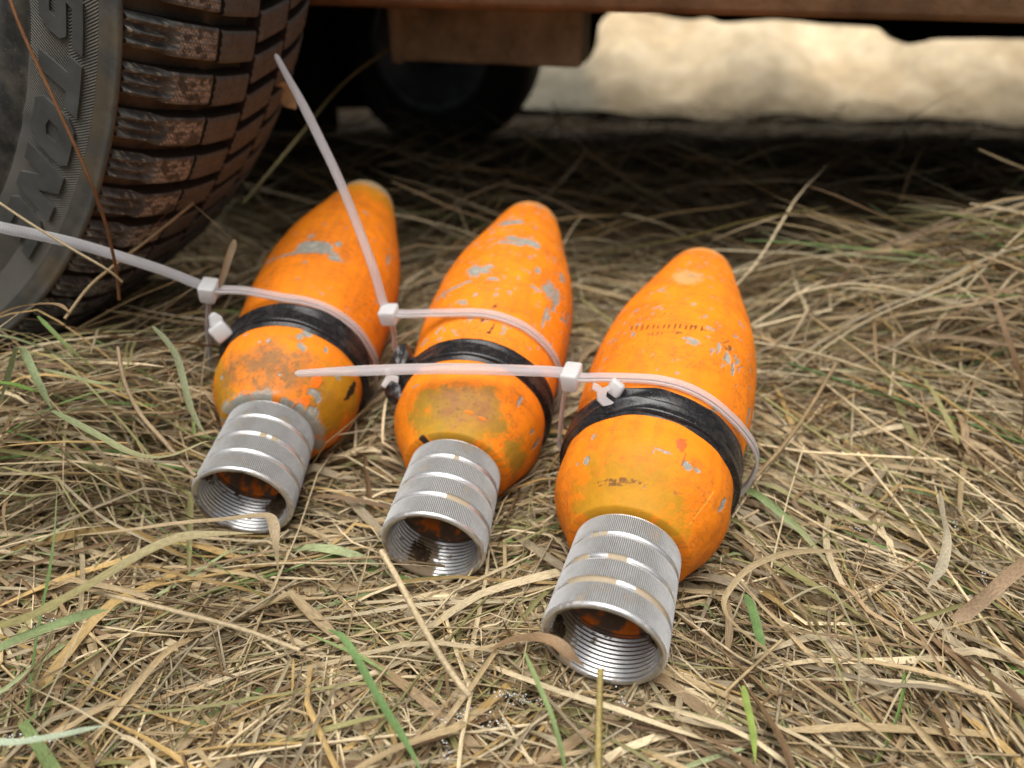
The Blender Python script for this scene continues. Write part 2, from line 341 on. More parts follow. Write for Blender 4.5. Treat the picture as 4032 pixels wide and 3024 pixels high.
# marks on the paint: shell, s along the axis, angle, half length (mm), half width (mm), kind
MARKS = [(1,3.1,67,2.1,3.1,'c'),(1,3.59,66,1.8,2.3,'c'),(1,3.39,71,1.6,1.0,'c'),(1,3.35,49,2.3,0.9,'c'),(1,3.12,92,1.6,0.6,'c'),(
1,3.09,99,0.7,0.9,'c'),(1,3.49,116,0.8,1.4,'c'),(1,2.37,42,2.0,4.3,'c'),(1,2.43,76,0.5,0.8,'c'),(1,2.0,94,1.1,1.2,'c'),(
1,1.99,118,1.3,6.2,'c'),(1,1.99,83,1.2,2.5,'c'),(1,1.99,59,1.3,3.0,'c'),(1,1.99,44,1.8,2.6,'c'),(1,2.0,29,3.0,3.1,'c'),(
1,2.94,31,1.0,2.8,'c'),(1,2.64,138,1.2,1.0,'c'),(1,2.57,82,12.6,25.2,'d'),(1,2.59,124,8.3,9.2,'d'),(1,2.65,20,11.1,14.5,'o'),(
1,2.35,143,10.2,8.4,'o'),(1,2.59,44,3.1,2.6,'b'),(1,2.16,44,2.1,2.6,'b'),(1,3.05,12,6.3,2.2,'k'),(1,3.72,28,0.8,3.0,'w'),(
1,6.63,84,5.1,11.8,'c'),(1,6.38,103,1.4,9.5,'c'),(1,6.34,69,2.9,4.0,'c'),(1,7.16,94,2.2,1.9,'c'),(1,7.69,26,4.7,1.3,'c'),(
1,6.52,127,1.0,4.4,'c'),(1,6.94,71,4.3,2.3,'c'),(2,2.38,88,12.1,21.7,'o'),(2,2.58,85,8.4,16.3,'d'),(2,2.33,14,5.2,10.9,'o'),(
2,2.62,119,6.7,7.1,'o'),(2,2.43,78,0.7,2.1,'b'),(2,2.4,66,0.4,2.1,'b'),(2,3.09,43,3.3,1.5,'c'),(2,2.86,19,1.0,0.9,'c'),(
2,2.88,5,3.4,1.1,'c'),(2,1.99,126,1.1,2.0,'k'),(2,2.84,89,0.4,0.6,'c'),(2,4.68,137,0.9,2.7,'c'),(2,3.08,129,0.8,3.2,'c'),(
2,4.52,69,1.3,1.7,'o'),(2,2.0,80,2.2,6.9,'c'),(2,2.15,52,1.5,5.6,'c'),(2,6.03,40,3.0,1.7,'c'),(2,5.47,82,1.1,0.9,'k'),(
2,5.35,83,1.3,0.5,'k'),(2,4.93,88,0.9,1.5,'k'),(2,4.82,79,2.6,0.5,'k'),(2,4.66,80,2.1,0.5,'k'),(2,4.59,81,0.7,0.9,'k'),(
2,6.83,102,5.3,7.7,'c'),(2,7.0,96,3.6,4.1,'c'),(2,6.34,133,2.7,4.8,'c'),(2,6.33,121,1.5,6.8,'c'),(2,6.91,45,8.3,4.2,'c'),(
2,6.84,37,10.5,2.2,'c'),(2,6.62,57,1.6,4.0,'c'),(2,5.73,43,9.9,1.1,'c'),(2,7.96,34,6.8,2.3,'c'),(2,5.82,99,2.2,2.0,'c'),(
2,8.55,74,4.0,11.3,'c'),(2,7.36,59,3.8,2.0,'c'),(2,8.29,86,1.9,7.1,'c'),(2,6.43,89,1.1,4.6,'c'),(2,6.38,110,1.1,5.7,'c'),(
2,6.86,18,6.9,1.1,'c'),(2,9.88,96,5.2,7.2,'c'),(3,2.96,61,1.6,2.2,'c'),(3,2.99,54,1.1,1.5,'c'),(3,3.3,126,2.0,0.9,'c'),(
3,2.81,129,1.5,1.1,'c'),(3,2.83,137,0.9,0.8,'c'),(3,3.01,79,0.7,3.4,'c'),(3,2.94,84,1.1,0.5,'c'),(3,2.36,84,0.6,0.7,'c'),(
3,1.99,90,0.6,1.0,'c'),(3,2.95,24,4.1,1.6,'c'),(3,1.99,63,0.9,1.4,'c'),(3,6.33,53,3.0,1.2,'c'),(3,6.7,51,0.8,1.9,'c'),(
3,6.16,64,2.9,0.4,'c'),(3,5.99,55,2.4,0.4,'c'),(3,6.07,45,1.9,0.4,'c'),(3,6.31,41,1.2,0.6,'c'),(3,6.15,78,0.5,2.3,'c'),(
3,3.3,69,3.4,1.9,'r'),(3,3.47,67,0.8,0.6,'r'),(3,3.04,65,2.9,0.5,'r'),(3,2.41,99,0.8,9.9,'k2'),(3,2.35,108,0.6,6.5,'k2'),(
3,2.33,98,9.0,19.7,'o'),(3,2.05,106,4.6,12.7,'o'),(3,2.47,61,0.6,0.7,'r2'),(3,2.05,81,1.3,0.9,'w'),(3,2.0,105,0.5,3.0,'w'),(
3,2.61,37,7.0,0.2,'w2'),(3,7.15,99,1.4,2.8,'k2'),(3,9.19,94,10.7,8.5,'w3'),(3,6.28,52,3.5,1.3,'c'),(3,6.71,55,3.8,3.6,'k2'),(
3,6.41,60,4.8,0.7,'c'),(3,6.1,46,3.4,1.0,'c'),(3,5.72,17,6.4,1.2,'c'),(3,6.42,88,1.2,4.7,'k2'),(3,6.26,78,1.4,4.0,'c'),(
3,6.78,77,1.6,4.1,'k2'),(3,6.69,121,2.0,0.5,'k'),(3,6.64,117,2.0,0.4,'k'),(3,6.62,113,2.0,0.4,'k'),(3,6.59,109,2.0,0.4,'k'),(
3,6.59,105,2.0,0.4,'k'),(3,6.58,102,2.0,0.4,'k'),(3,6.59,98,2.0,0.4,'k'),(3,6.6,95,2.0,0.4,'k'),(3,6.62,91,2.0,0.4,'k'),(
3,6.63,88,2.0,0.4,'k'),(3,6.66,84,2.0,0.4,'k'),(3,6.69,81,2.0,0.4,'k'),(3,6.73,78,2.1,0.4,'k'),(3,6.79,74,2.1,0.4,'k'),(
3,6.36,118,1.4,0.4,'k2'),(3,6.33,114,1.4,0.4,'k2'),(3,6.33,111,1.4,0.4,'k2'),(3,6.31,107,1.4,0.4,'k2'),(3,6.3,104,1.4,0.3,'k2'),(
3,6.31,101,1.4,0.3,'k2'),(3,6.31,98,1.4,0.3,'k2'),(3,6.33,95,1.4,0.3,'k2'),(3,6.35,92,1.4,0.3,'k2'),(3,6.36,89,1.4,0.3,'k2'),(
3,6.37,86,1.4,0.3,'k2'),(3,6.4,83,1.5,0.3,'k2')]
ORANGE = np.array([.90, .245, .007]); OCHRE = np.array([.50, .235, .010]); OLIVE = np.array([.38, .22, .022])
CHIP = np.array([.30, .285, .24]); DIRT = np.array([.34, .155, .05]); PALE = np.array([.55, .44, .30])
COLS = {'c': CHIP, 'k': np.array([.035, .02, .012]), 'k2': np.array([.20, .085, .02]), 'b': np.array([.95, .185, .010]),
        'r': np.array([.62, .13, .03]), 'r2': np.array([.45, .14, .03]), 'w': PALE, 'w2': np.array([.85, .42, .06]), 'w3': np.array([.62, .32, .11])}
def revolve(name, s, r, na, colf=None, rough_r=None, mat=None, parent=None, flip=False):
    """profile (s, r) in units U, around local +z (0..2pi)"""
    th = np.linspace(0, 2 * np.pi, na, endpoint=False)
    S, T = np.meshgrid(s, th, indexing='ij'); Rr = np.repeat(np.asarray(r, float)[:, None], na, 1)
    if rough_r is not None: Rr = Rr + rough_r(S, T)
    V = np.stack([Rr * np.sin(T), Rr * np.cos(T), S], -1) * U
    F = grid_faces(len(s), na, True)
    if not flip: F = F[:, ::-1]
    col = None
    if colf is not None: col = colf(S, T, V).reshape(-1, V.shape[-1] + 1)
    me = npmesh(name, V.reshape(-1, 3), F, True, col)
    return link(name, me, mat, parent)
def shell_colour(k):
    ch = [m for m in MARKS if m[0] == k and not (k > 1 and m[1] < 2.2 and m[5] in 'cw')]
    def f(S, T, V):
        r = Rs(S) * 25
        P = V + k * .37
        n1 = fbm(P, 60, 11 * k, 4); n2 = fbm(P, 260, 5 + k, 4); n3 = fbm(P, 900, 9 + k, 2)
        c = np.ones(S.shape + (3,)) * ORANGE
        c = mixc(c, (.80, .19, .008), sstep(.42, .62, n1) * .45)
        c = mixc(c, (.95, .25, .008), sstep(.50, .72, n2) * .5)
        Ps = np.stack([np.cos(T) * r * 6, np.sin(T) * r * 6, S * 25], -1) / 1000
        Pl = np.stack([np.cos(T) * r, np.sin(T) * r, S * 125], -1) / 1000
        c = mixc(c, (.50, .15, .018), sstep(.48, .72, fbm(Ps, 45, 19 + k, 4)) * .30)
        c = mixc(c, (.40, .13, .025), sstep(.56, .74, fbm(Pl, 90, 29 + k, 4)) * .28)
        c = mixc(c, (.25, .10, .03), sstep(.62, .70, n3) * sstep(.45, .65, n1) * .5)
        h = np.zeros(S.shape)
        # brushed ochre on the neck cone
        Pn = np.stack([np.cos(T) * r, np.sin(T) * r, S * 25], -1) / 1000
        wob = (fbm(Pn, 130, 31 + k, 3) - .5) * 2; wob2 = (fbm(Pn, 700, 41 + k, 3) - .5) * 2
        def blob(s, th, a, b, sharp, amp):
            dt = (np.degrees(T) - th + 180) % 360 - 180
            x = (S - s) * 25 / a; y = np.radians(dt) * r / b
            q = np.sqrt(x * x + y * y)
            return 1 - sstep(1 - sharp, 1 + sharp, q + amp * wob + .45 * wob2 * (1 if amp > .1 else .5))
        for m in sorted(ch, key=lambda m: 'odb'.find(m[5]) if m[5] in 'odb' else 5):
            _, s, th, a, b, ty = m
            a = max(a, .35); b = max(b, .35)
            if ty == 'o':
                w = blob(s, th, a * {1: 1.45, 2: 1.15, 3: 1.5}[k], b * {1: 1.45, 2: 1.15, 3: 1.35}[k], .30, .9); c = mixc(c, OCHRE if k != 2 else OLIVE, w * (.70 + .4 * n1).clip(0, 1)); c = mixc(c, OCHRE, w * sstep(.45, .6, n2) * .5)
            elif ty == 'd':
                w = blob(s, th, a, b, .5, .7); c = mixc(c, DIRT, w * (.5 + .5 * sstep(.40, .62, n2)))
                c = mixc(c, (.16, .09, .045), w * sstep(.62, .74, n3) * .6)
            else:
                w = blob(s, th, a * 1.1, b * 1.1, .12, .9 if ty == 'c' else .35)
                if ty == 'k2': w = w * sstep(.45, .6, n3)
                if ty == 'w2': w = w * .8
                c = mixc(c, COLS[ty], w)
                if ty == 'c':
                    rim = np.clip(blob(s, th, a * 1.3, b * 1.3, .2, .9) - w, 0, 1); c = mixc(c, (.55, .16, .02), rim * .4)
                    c = mixc(c, (.42, .40, .34), w * sstep(.55, .7, n3)); h -= w
                if ty == 'b' or ty == 'r': h += w * .8
        # random small chips and grime, more towards the nose on the middle shell
        dens = .755 if k == 2 else .81
        zone = sstep(.50, .62, fbm(Pn, 35, 71 + k, 3))
        w = sstep(dens - .05, dens - .02, n2 * .55 + fbm(Pn, 420, 81 + k, 3) * .55 + zone * .06) * sstep(3.6, 4.6, S)
        c = mixc(c, CHIP, w); h -= w
        # scuffed metal ring where the body meets the collar
        w = sstep(2.16, 2.03, S + .12 * wob) * sstep(.45 - .1 * (k == 1), .55, fbm(Pn, 180, 91 + k, 3)) * (.9 if k == 1 else .0)
        c = mixc(c, CHIP * 1.1, w)
        # worn pale nose
        w = sstep(11.2 if k == 1 else 11.6, 12.0, S + .35 * wob) * (.95 if k == 1 else .55)
        c = mixc(c, (.36, .31, .19) if k == 1 else (.55, .33, .14), w)
        if k == 1:
            w = sstep(10.3, 11.2, S + .5 * wob) * .6; c = mixc(c, (.55, .27, .01), w * (1 - sstep(11.2, 12, S)))
        c = np.clip(c, .004, 1)
        return np.concatenate([c, (h * .5 + .5)[..., None]], -1)
    return f
LABELS = {1: 'leftmost orange mortar shell, nearest the tyre, dark earth lying inside its ridged grey collar',
          2: 'middle orange mortar shell, chipped near the nose, with olive patches and black scribbles',
          3: 'rightmost and nearest orange mortar shell, tape band tucked round a broken white tie end'}
PARTS_SHELL = {}
def build_shell(k):
    M, d, u, v = frame(k)
    mw = Matrix(((v[0], u[0], d[0], M[0]), (v[1], u[1], d[1], M[1]), (v[2], u[2], d[2], M[2]), (0, 0, 0, 1)))
    root = empty('mortar_shell', None, LABELS[k], 'shell', 'orange mortar shells lying in a row on the straw', mw)
    # body with its rounded nose end
    s = np.concatenate([[LC + .002, LC + .01], np.linspace(LC + .05, 4.8, 170), np.linspace(4.84, SEND, 130), [SEND + .03, SEND + .06, SEND + .065]])
    r = Rs(s); r[0] = .90; r[-3] = RP_[-1] - .03; r[-2] = RP_[-1] - .10; r[-1] = .001
    r = r + .004 * np.sin(s * 31) * (s > 6)
    def dent(S, T):
        P = np.stack([np.cos(T), np.sin(T), S], -1)
        w_ = np.where((S > LC + .02) & (S < SEND), 1, 0)
        return w_ * ((fbm(P, 2.3, 4 + k, 3) - .5) * .03 + (fbm(P, 14, 14 + k, 2) - .5) * .008)
    revolve('body', s, r, 360, shell_colour(k), dent, M_PAINT, root)
    # collar outside: knurled bands between three grooves, chamfer, rim
    NA = 720
    g = [(.5160, .058), (1.0159, .058), (1.5245, .058)]
    s = np.concatenate([[.0, .012, .03], np.linspace(.05, 1.93, 150), [1.96, 1.985, LC + .03]])
    base = 1 + (.9257 - 1) * s / LC; base[0] -= .045; base[1] -= .018; base[2] -= .004; base[-1] -= .02
    kn = np.where((s > .075) & (s < 1.97), 1., 0.)
    for c0, w in g:
        q = np.abs(s - c0) / w; dip = np.clip(1 - q, 0, 1); base = base - .0 * dip
        inside = (q < 1); base = np.where(inside, base - .034 * np.sqrt(np.clip(1 - q * q, 0, 1)) + .004, base); kn = np.where(q < 1.05, 0, kn)
    def knurl(S, T):
        K = np.repeat(kn[:, None], NA, 1); i = (np.arange(NA) % 4 < 2)[None]
        return K * (i * .028 - .012)
    def alucol(S, T, V):
        P = V + k * .21; n1 = fbm(P, 120, 3 + k, 4); n2 = fbm(P, 500, 7 + k, 3)
        c = np.ones(S.shape + (3,)) * .50; c = mixc(c, (.42, .42, .42), sstep(.4, .7, n1))
        groove = np.repeat((kn < .5)[:, None], S.shape[1], 1)
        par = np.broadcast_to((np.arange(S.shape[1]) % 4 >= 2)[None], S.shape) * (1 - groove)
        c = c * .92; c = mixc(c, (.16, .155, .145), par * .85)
        c = mixc(c, (.86, .86, .87), groove * .9)
        metal = np.ones(S.shape) * .9; metal = metal - .58 * (1 - groove) + .0 * groove
        # dried mud lodged in parts of the grooves and on the rim
        th = np.degrees(T) % 360; mud = np.zeros(S.shape)
        lod = {1: [(1.02, 70, 4), (1.02, 56, 4)], 2: [(.52, 62, 14), (1.52, 78, 3)],
               3: [(.52, 112, 26), (.52, 44, 24), (1.02, 132, 10), (1.02, 92, 10), (1.52, 112, 3), (1.52, 122, 4)]}[k]
        for c0, t0, dt in lod:
            mud = np.maximum(mud, (np.abs(S - c0) < .062) * (np.abs(th - t0) + 5 * (n2 - .5) < dt))
        mud = np.maximum(mud, sstep(.65, .72, n1 * .6 + n2 * .4 + .12 * sstep(.12, 0, S)) * .7)
        low = sstep(.6, .8, n1) * .35
        mud = np.maximum(mud, low)
        c = mixc(c, (.36, .29, .20), mud); metal = metal * (1 - mud)
        return np.concatenate([c, metal[..., None]], -1)
    cl = revolve('collar', s, base, NA, alucol, knurl, M_ALU, root)
    cl.data.polygons.foreach_set('use_smooth', np.zeros(len(cl.data.polygons), dtype=bool))
    # threaded bore: rim face, chamfer, thread crests, inner step
    turns = 9; si = [0., .004, .05]; ri = [.955, .905, .872]
    for i in range(turns):
        a = .07 + i * .084
        si += [a, a + .028, a + .046, a + .074]; ri += [.880, .880, .848, .848]
    si += [.83, .84, .86, .90, 1.0]; ri += [.860, .875, .875, .875, .875]
    si = np.array(si); ri = np.array(ri)
    def borecol(S, T, V):
        P = V + k * .13; n1 = fbm(P, 110, 23 + k, 4); n2 = fbm(P, 420, 27 + k, 3); th = np.degrees(T) % 360
        c = np.ones(S.shape + (3,)) * .70; metal = np.ones(S.shape) * .95
        mud = sstep(.62, .68, n1 * .55 + n2 * .45)
        if k == 1: mud = np.maximum(mud, ((np.abs((th - 305 + 180) % 360 - 180) + 60 * np.abs(S - .6) + 25 * (n2 - .5)) < 34))
        if k == 2: mud = np.maximum(mud, sstep(26, 20, np.abs((th - 245 + 180) % 360 - 180) + 30 * (n2 - .5) + 8 * S))
        if k == 3: mud = np.maximum(mud, sstep(30, 22, np.abs((th - 205 + 180) % 360 - 180) + 35 * (n2 - .5)))
        mud = np.maximum(mud, sstep(.08, .0, S) * sstep(.5, .62, n1))
        c = mixc(c, (.26, .19, .12) if k != 1 else (.12, .08, .05), mud); metal = metal * (1 - mud)
        return np.concatenate([c, metal[..., None]], -1)
    revolve('threaded_bore', si, ri, 256, borecol, None, M_ALU, root, flip=True)
    # painted lip and dark floor inside
    so = np.array([.90, .89, .91, 1.02, 1.06, 1.30, 1.55, 1.62]); ro = np.array([.868, .80, .77, .75, .69, .67, .60, .001])
    def lipcol(S, T, V):
        P = V + k * .13; n2 = fbm(P, 260, 57 + k, 3)
        am = {1: .46, 2: .38, 3: .44}[k]
        c = np.ones(S.shape + (3,)) * np.array([.80, .18, .01])
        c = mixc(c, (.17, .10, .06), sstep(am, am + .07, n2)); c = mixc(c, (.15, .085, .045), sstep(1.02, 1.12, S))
        return np.concatenate([c, n2[..., None]], -1)
    revolve('inner_lip', so, ro, 128, lipcol, None, M_PAINT, root, flip=True)
    # dark earth inside
    rnd = np.random.RandomState(k + 3)
    def clump(name, s0, th0, size, hgt, seed, stretch=1.):
        n = 46; a, b = np.meshgrid(np.linspace(-1, 1, n), np.linspace(-1, 1, n))
        q = np.sqrt(a * a + b * b); P = np.stack([a, b, a * 0 + seed], -1)
        hh = (1 - sstep(.55, 1., q + .5 * (fbm(P, 3, seed, 3) - .5))) * (.35 + 1.1 * fbm(P, 7, seed + 5, 3)) * hgt - .02
        S = s0 + a * size * stretch; T = R_(th0) + b * size / .85; Rr = .862 - hh
        V = np.stack([Rr * np.sin(T), Rr * np.cos(T), S], -1) * U
        c = np.ones((n, n, 3)) * np.array([.075, .05, .03]) * (.5 + 1.1 * fbm(P, 10, seed + 9, 2))[..., None]
        link(name, npmesh(name, V.reshape(-1, 3), grid_faces(n, n), True, c.reshape(-1, 3)), M_EARTH, root)
    if k == 1: clump('earth_clump', .62, 303, .30, .16, 5); clump('earth_clump', .10, 128, .10, .10, 8); clump('earth_clump', .50, 168, .14, .05, 11)
    if k == 2: clump('earth_clump', .40, 240, .26, .05, 6, 1.3)
    if k == 3: clump('earth_clump', .30, 200, .26, .07, 7, 1.2); clump('earth_clump', .06, 30, .16, .07, 12, .5)
    # tape band: overlapping wraps
    f0, f1 = {1: (3.62, 4.38), 2: (3.62, 4.32), 3: (3.77, 4.58)}[k]
    wraps = [(f0 + .02, f0 + .56, .03, 0, .00, 1), (f0 + .22, f1, .055, 2.2, .03, 2), (f0 + .10, f0 + .44, .085, 4.0, .05, 3)]
    for a0, a1, off, ph, tilt, sd_ in wraps:
        nS, nT = 26, 300; t = np.linspace(0, 1, nS); th = np.linspace(0, 2 * np.pi, nT, endpoint=False)
        Tm, Tt = np.meshgrid(t, th, indexing='ij')
        Pn = np.stack([np.cos(Tt) * 1.5, np.sin(Tt) * 1.5, Tt * 0 + sd_ + k], -1)
        e0 = a0 + tilt * np.sin(Tt + ph) + .05 * (vnoise(Pn, 2.5, 3) - .5); e1 = a1 + tilt * np.sin(Tt + ph) + .08 * (vnoise(Pn, 3, 8) - .5)
        S = e0 + (e1 - e0) * Tm
        Pw = np.stack([np.cos(Tt) * 2, np.sin(Tt) * 2, S * 3.5 + sd_], -1)
        wr = (fbm(Pw, 1.2, 21 + k, 2) - .5) * .04 + .030 * np.abs(np.sin(S * 6.5 + .9 * np.sin(Tt * 1 + ph) + sd_)) 
        near = np.exp(-(((np.degrees(Tt) - {1: 150, 2: 160, 3: 118}[k]) + 180) % 360 - 180) ** 2 / 500.)
        wr = wr + near * .05 * np.sin(S * 17 + Tt * 7)
        edge = np.minimum(Tm, 1 - Tm); lift = off * sstep(0, .10, edge)
        Rr = Rs(S) + .012 + lift + wr * sstep(0, .2, edge)
        V = np.stack([Rr * np.sin(Tt), Rr * np.cos(Tt), S], -1) * U
        link('tape_wrap', npmesh('tape_wrap', V.reshape(-1, 3), grid_faces(nS, nT, True)[:, ::-1]), M_TAPE, root)
    return root
shells = {k: build_shell(k) for k in (1, 2, 3)}
def place_local(o, loc, rot=(0, 0, 0)): o.location = loc; o.rotation_euler = rot
# tie stubs held under the tape
def crumple(name, size, seed, mat, parent, loc, rot, sub=3, amp=.35):
    bm = bmesh.new(); bmesh.ops.create_icosphere(bm, subdivisions=sub, radius=1)
    P = np.array([v.co[:] for v in bm.verts]); n = fbm(P + seed, 1.7, seed, 2) - .5; n2 = np.abs(fbm(P + seed, 2.6, seed + 3, 2) - .5)
    for v, a, b in zip(bm.verts, n, n2):
        v.co *= 1 + amp * 2 * a + amp * 2.2 * b; v.co.x *= size[0]; v.co.y *= size[1]; v.co.z *= size[2]
    me = bpy.data.meshes.new(name); bm.to_mesh(me); bm.free()
    o = link(name, me, mat, parent); place_local(o, loc, rot); return o
def shard(name, pts, th, mat, parent, loc, rot):
    bm = bmesh.new(); vs = [bm.verts.new((x, y, -th / 2)) for x, y in pts]; f = bm.faces.new(vs)
    g = bmesh.ops.extrude_face_region(bm, geom=[f])
    for e in g['geom']:
        if isinstance(e, bmesh.types.BMVert): e.co.z += th; e.co.x += th * .3
    bmesh.ops.recalc_face_normals(bm, faces=bm.faces[:]); bmesh.ops.bevel(bm, geom=bm.edges[:], offset=th * .18, segments=1, affect='EDGES')
    me = bpy.data.meshes.new(name); bm.to_mesh(me); bm.free(); o = link(name, me, mat, parent); place_local(o, loc, rot); return o
def face(o, k, loc, spin=0., tx=0., ty=0.):
    """turn a small piece so that its flat side looks out of the tape towards the front"""
    bpy.context.view_layer.update()
    m = shells[k].matrix_world.inverted().to_3x3() @ Matrix.Rotation(math.pi / 2 - PITCH, 3, 'X') @ Matrix.Rotation(tx, 3, 'X') @ Matrix.Rotation(ty, 3, 'Y') @ Matrix.Rotation(spin, 3, 'Z')
    o.matrix_local = Matrix.Translation(loc) @ m.normalized().to_4x4()
def wloc(k, px, py, fw):
    bpy.context.view_layer.update(); return shells[k].matrix_world.inverted() @ Vector(at(px, py, fw))
o = link('tie_stub', bevel_box('tie_stub', (.0098, .0098, .0090), .0013), M_NYLON, shells[1]); face(o, 1, wloc(1, 868, 1305, .436), -.95, .25, .35)
o = shard('tie_stub_tip', [(-.0035, -.0035), (.0035, -.0030), (.0040, .0010), (.0005, .0048), (-.0025, .0030)], .004, M_NYLON, shells[1], (0, 0, 0), (0, 0, 0)); face(o, 1, wloc(1, 842, 1262, .433), .2, .2, .3)
crumple('tape_clump', (.0085, .0060, .0100), 4, M_TAPE, shells[2], wloc(2, 1590, 1435, .434), (.3, .5, .2), 3, .38)
crumple('tape_clump', (.0080, .0055, .0125), 9, M_TAPE, shells[2], wloc(2, 1572, 1525, .436), (.2, .2, -.5), 3, .35)
o = shard('tie_stub_tip', [(-.0035, -.0045), (-.0015, -.0058), (.0010, -.0010), (.0052, -.0018), (.0048, .0020), (.0005, .0022), (-.0022, .0058), (-.0038, .0050), (-.0016, .0005)], .0016, M_NYLON, shells[2], (0, 0, 0), (0, 0, 0)); face(o, 2, wloc(2, 1530, 1490, .424), -.2, .2, .2)
o = link('tie_stub', bevel_box('tie_stub', (.0068, .0066, .0058), .0013, 2, .0, .0010, 3), M_NYLON, shells[3]); face(o, 3, wloc(3, 2424, 1533, .362), -.55, .3, -.25)
o = shard('tie_stub_tip', [(-.0044, .0052), (-.0056, .0020), (-.0034, .0002), (-.0038, -.0034), (-.0012, -.0064), (.0022, -.0060), (.0040, -.0052), (.0020, -.0036), (.0004, -.0020), (.0012, .0004), (.0036, .0012), (.0022, .0030), (-.0006, .0020), (-.0026, .0040)], .0012, M_STRAP, shells[3], (0, 0, 0), (0, 0, 0)); face(o, 3, wloc(3, 2378, 1545, .3575), .1, -.1, .15)

# ------------------------------------------------------------------ cable ties
def ribbon(name, P, Wd, width, th, mat, parent, taper_end=False):
    n = len(P); T = unit(np.gradient(P, axis=0)); Wd = Wd - (Wd * T).sum(1)[:, None] * T; Wd = unit(Wd); Nn = np.cross(T, Wd)
    wv = np.full(n, width); arc = np.concatenate([[0], np.cumsum(np.linalg.norm(np.diff(P, axis=0), axis=1))])
    if taper_end:
        rem = arc[-1] - arc; wv = width * np.clip(.55 + rem / .035 * .45, .55, 1) * np.sqrt(np.clip(rem / .0018, .02, 1))
    # cross-section: raised side rails, recessed ribbed middle
    cs = np.array([(-.5, -.5), (-.5, .35), (-.44, .5), (-.34, .5), (-.32, .22), (0, .2), (.32, .22), (.34, .5), (.44, .5), (.5, .35), (.5, -.5), (0, -.55)])
    V = P[:, None] + Wd[:, None] * (cs[None, :, 0:1] * wv[:, None, None]) + Nn[:, None] * (cs[None, :, 1:2] * th)
    m = len(cs); uv = np.stack([np.tile(cs[:, 0] + .5, n), np.repeat(arc, m)], -1)
    F = grid_faces(n, m, True)
    V = V.reshape(-1, 3)
    caps = np.array([[0, 1, 10, 11]]) ; e = (n - 1) * m
    F = np.vstack([F, [[0, 1, 9, 10]], [[e, e + 10, e + 9, e + 1]]])
    me = npmesh(name, V, F, False, None, uv); return link(name, me, mat, parent)
LOOPS = {3: (4.75, [(-110, 1.80), (-140, 1.86), (-169, 1.97), (177, 1.96), (164, 2.01), (150, 2.17)],
             [(135, 2.16), (125, 1.97), (106, 1.79), (91, 1.765), (75, 1.765), (58, 1.77), (41, 1.80), (27, 1.88), (15, 1.97), (5, 2.0), (-6, 1.97), (-19, 1.93), (-45, 1.84), (-80, 1.79), (-110, 1.80)], (2250, 1478, .3815)),
         2: (5.10, [(-100, 1.80), (-140, 1.88), (169 - 360, 2.12), (154 - 360, 2.33)],
             [(136, 2.32), (125, 2.05), (111, 1.86), (96, 1.80), (80, 1.79), (63, 1.79), (49, 1.79), (34, 1.79), (17, 1.80), (-6, 1.80), (-28, 1.86), (-60, 1.81), (-100, 1.80)], (1531, 1233, .439)),
         1: (4.50, [(-100, 1.78), (-140, 2.0), (-169, 2.34), (176, 2.24), (159, 2.25), (143, 2.40)],
             [(126, 2.42), (117, 2.19), (106, 1.95), (92, 1.78), (76, 1.75), (57, 1.75), (34, 1.75), (14, 1.76), (-2, 1.80), (-22, 1.87), (-37, 1.94), (-65, 1.84), (-100, 1.78)], (822, 1138, .4375))}
TAILS = {3: [(2185, 1465, .3825), (1991, 1457, .385), (1780, 1452, .3855), (1611, 1454, .388), (1400, 1461, .392), (1333, 1463, .393), (1250, 1467, .393), (1160, 1472, .391)],
         2: [(1508, 1190, .440), (1470, 1060, .437), (1408, 890, .436), (1331, 700, .434), (1255, 540, .431), (1188, 405, .428), (1130, 300, .425), (1083, 213, .422)],
         1: [(784, 1121, .434), (627, 1060, .422), (392, 986, .405), (235, 944, .393), (0, 895, .378), (-200, 850, .368), (-420, 790, .362)]}
TL = {3: ('translucent white cable tie round the rightmost shell, its straight tail lying across the middle shell'),
      2: ('translucent white cable tie round the middle shell, its long tail standing up and leaning left'),
      1: ('translucent white cable tie round the leftmost shell, its tail running left past the tyre')}
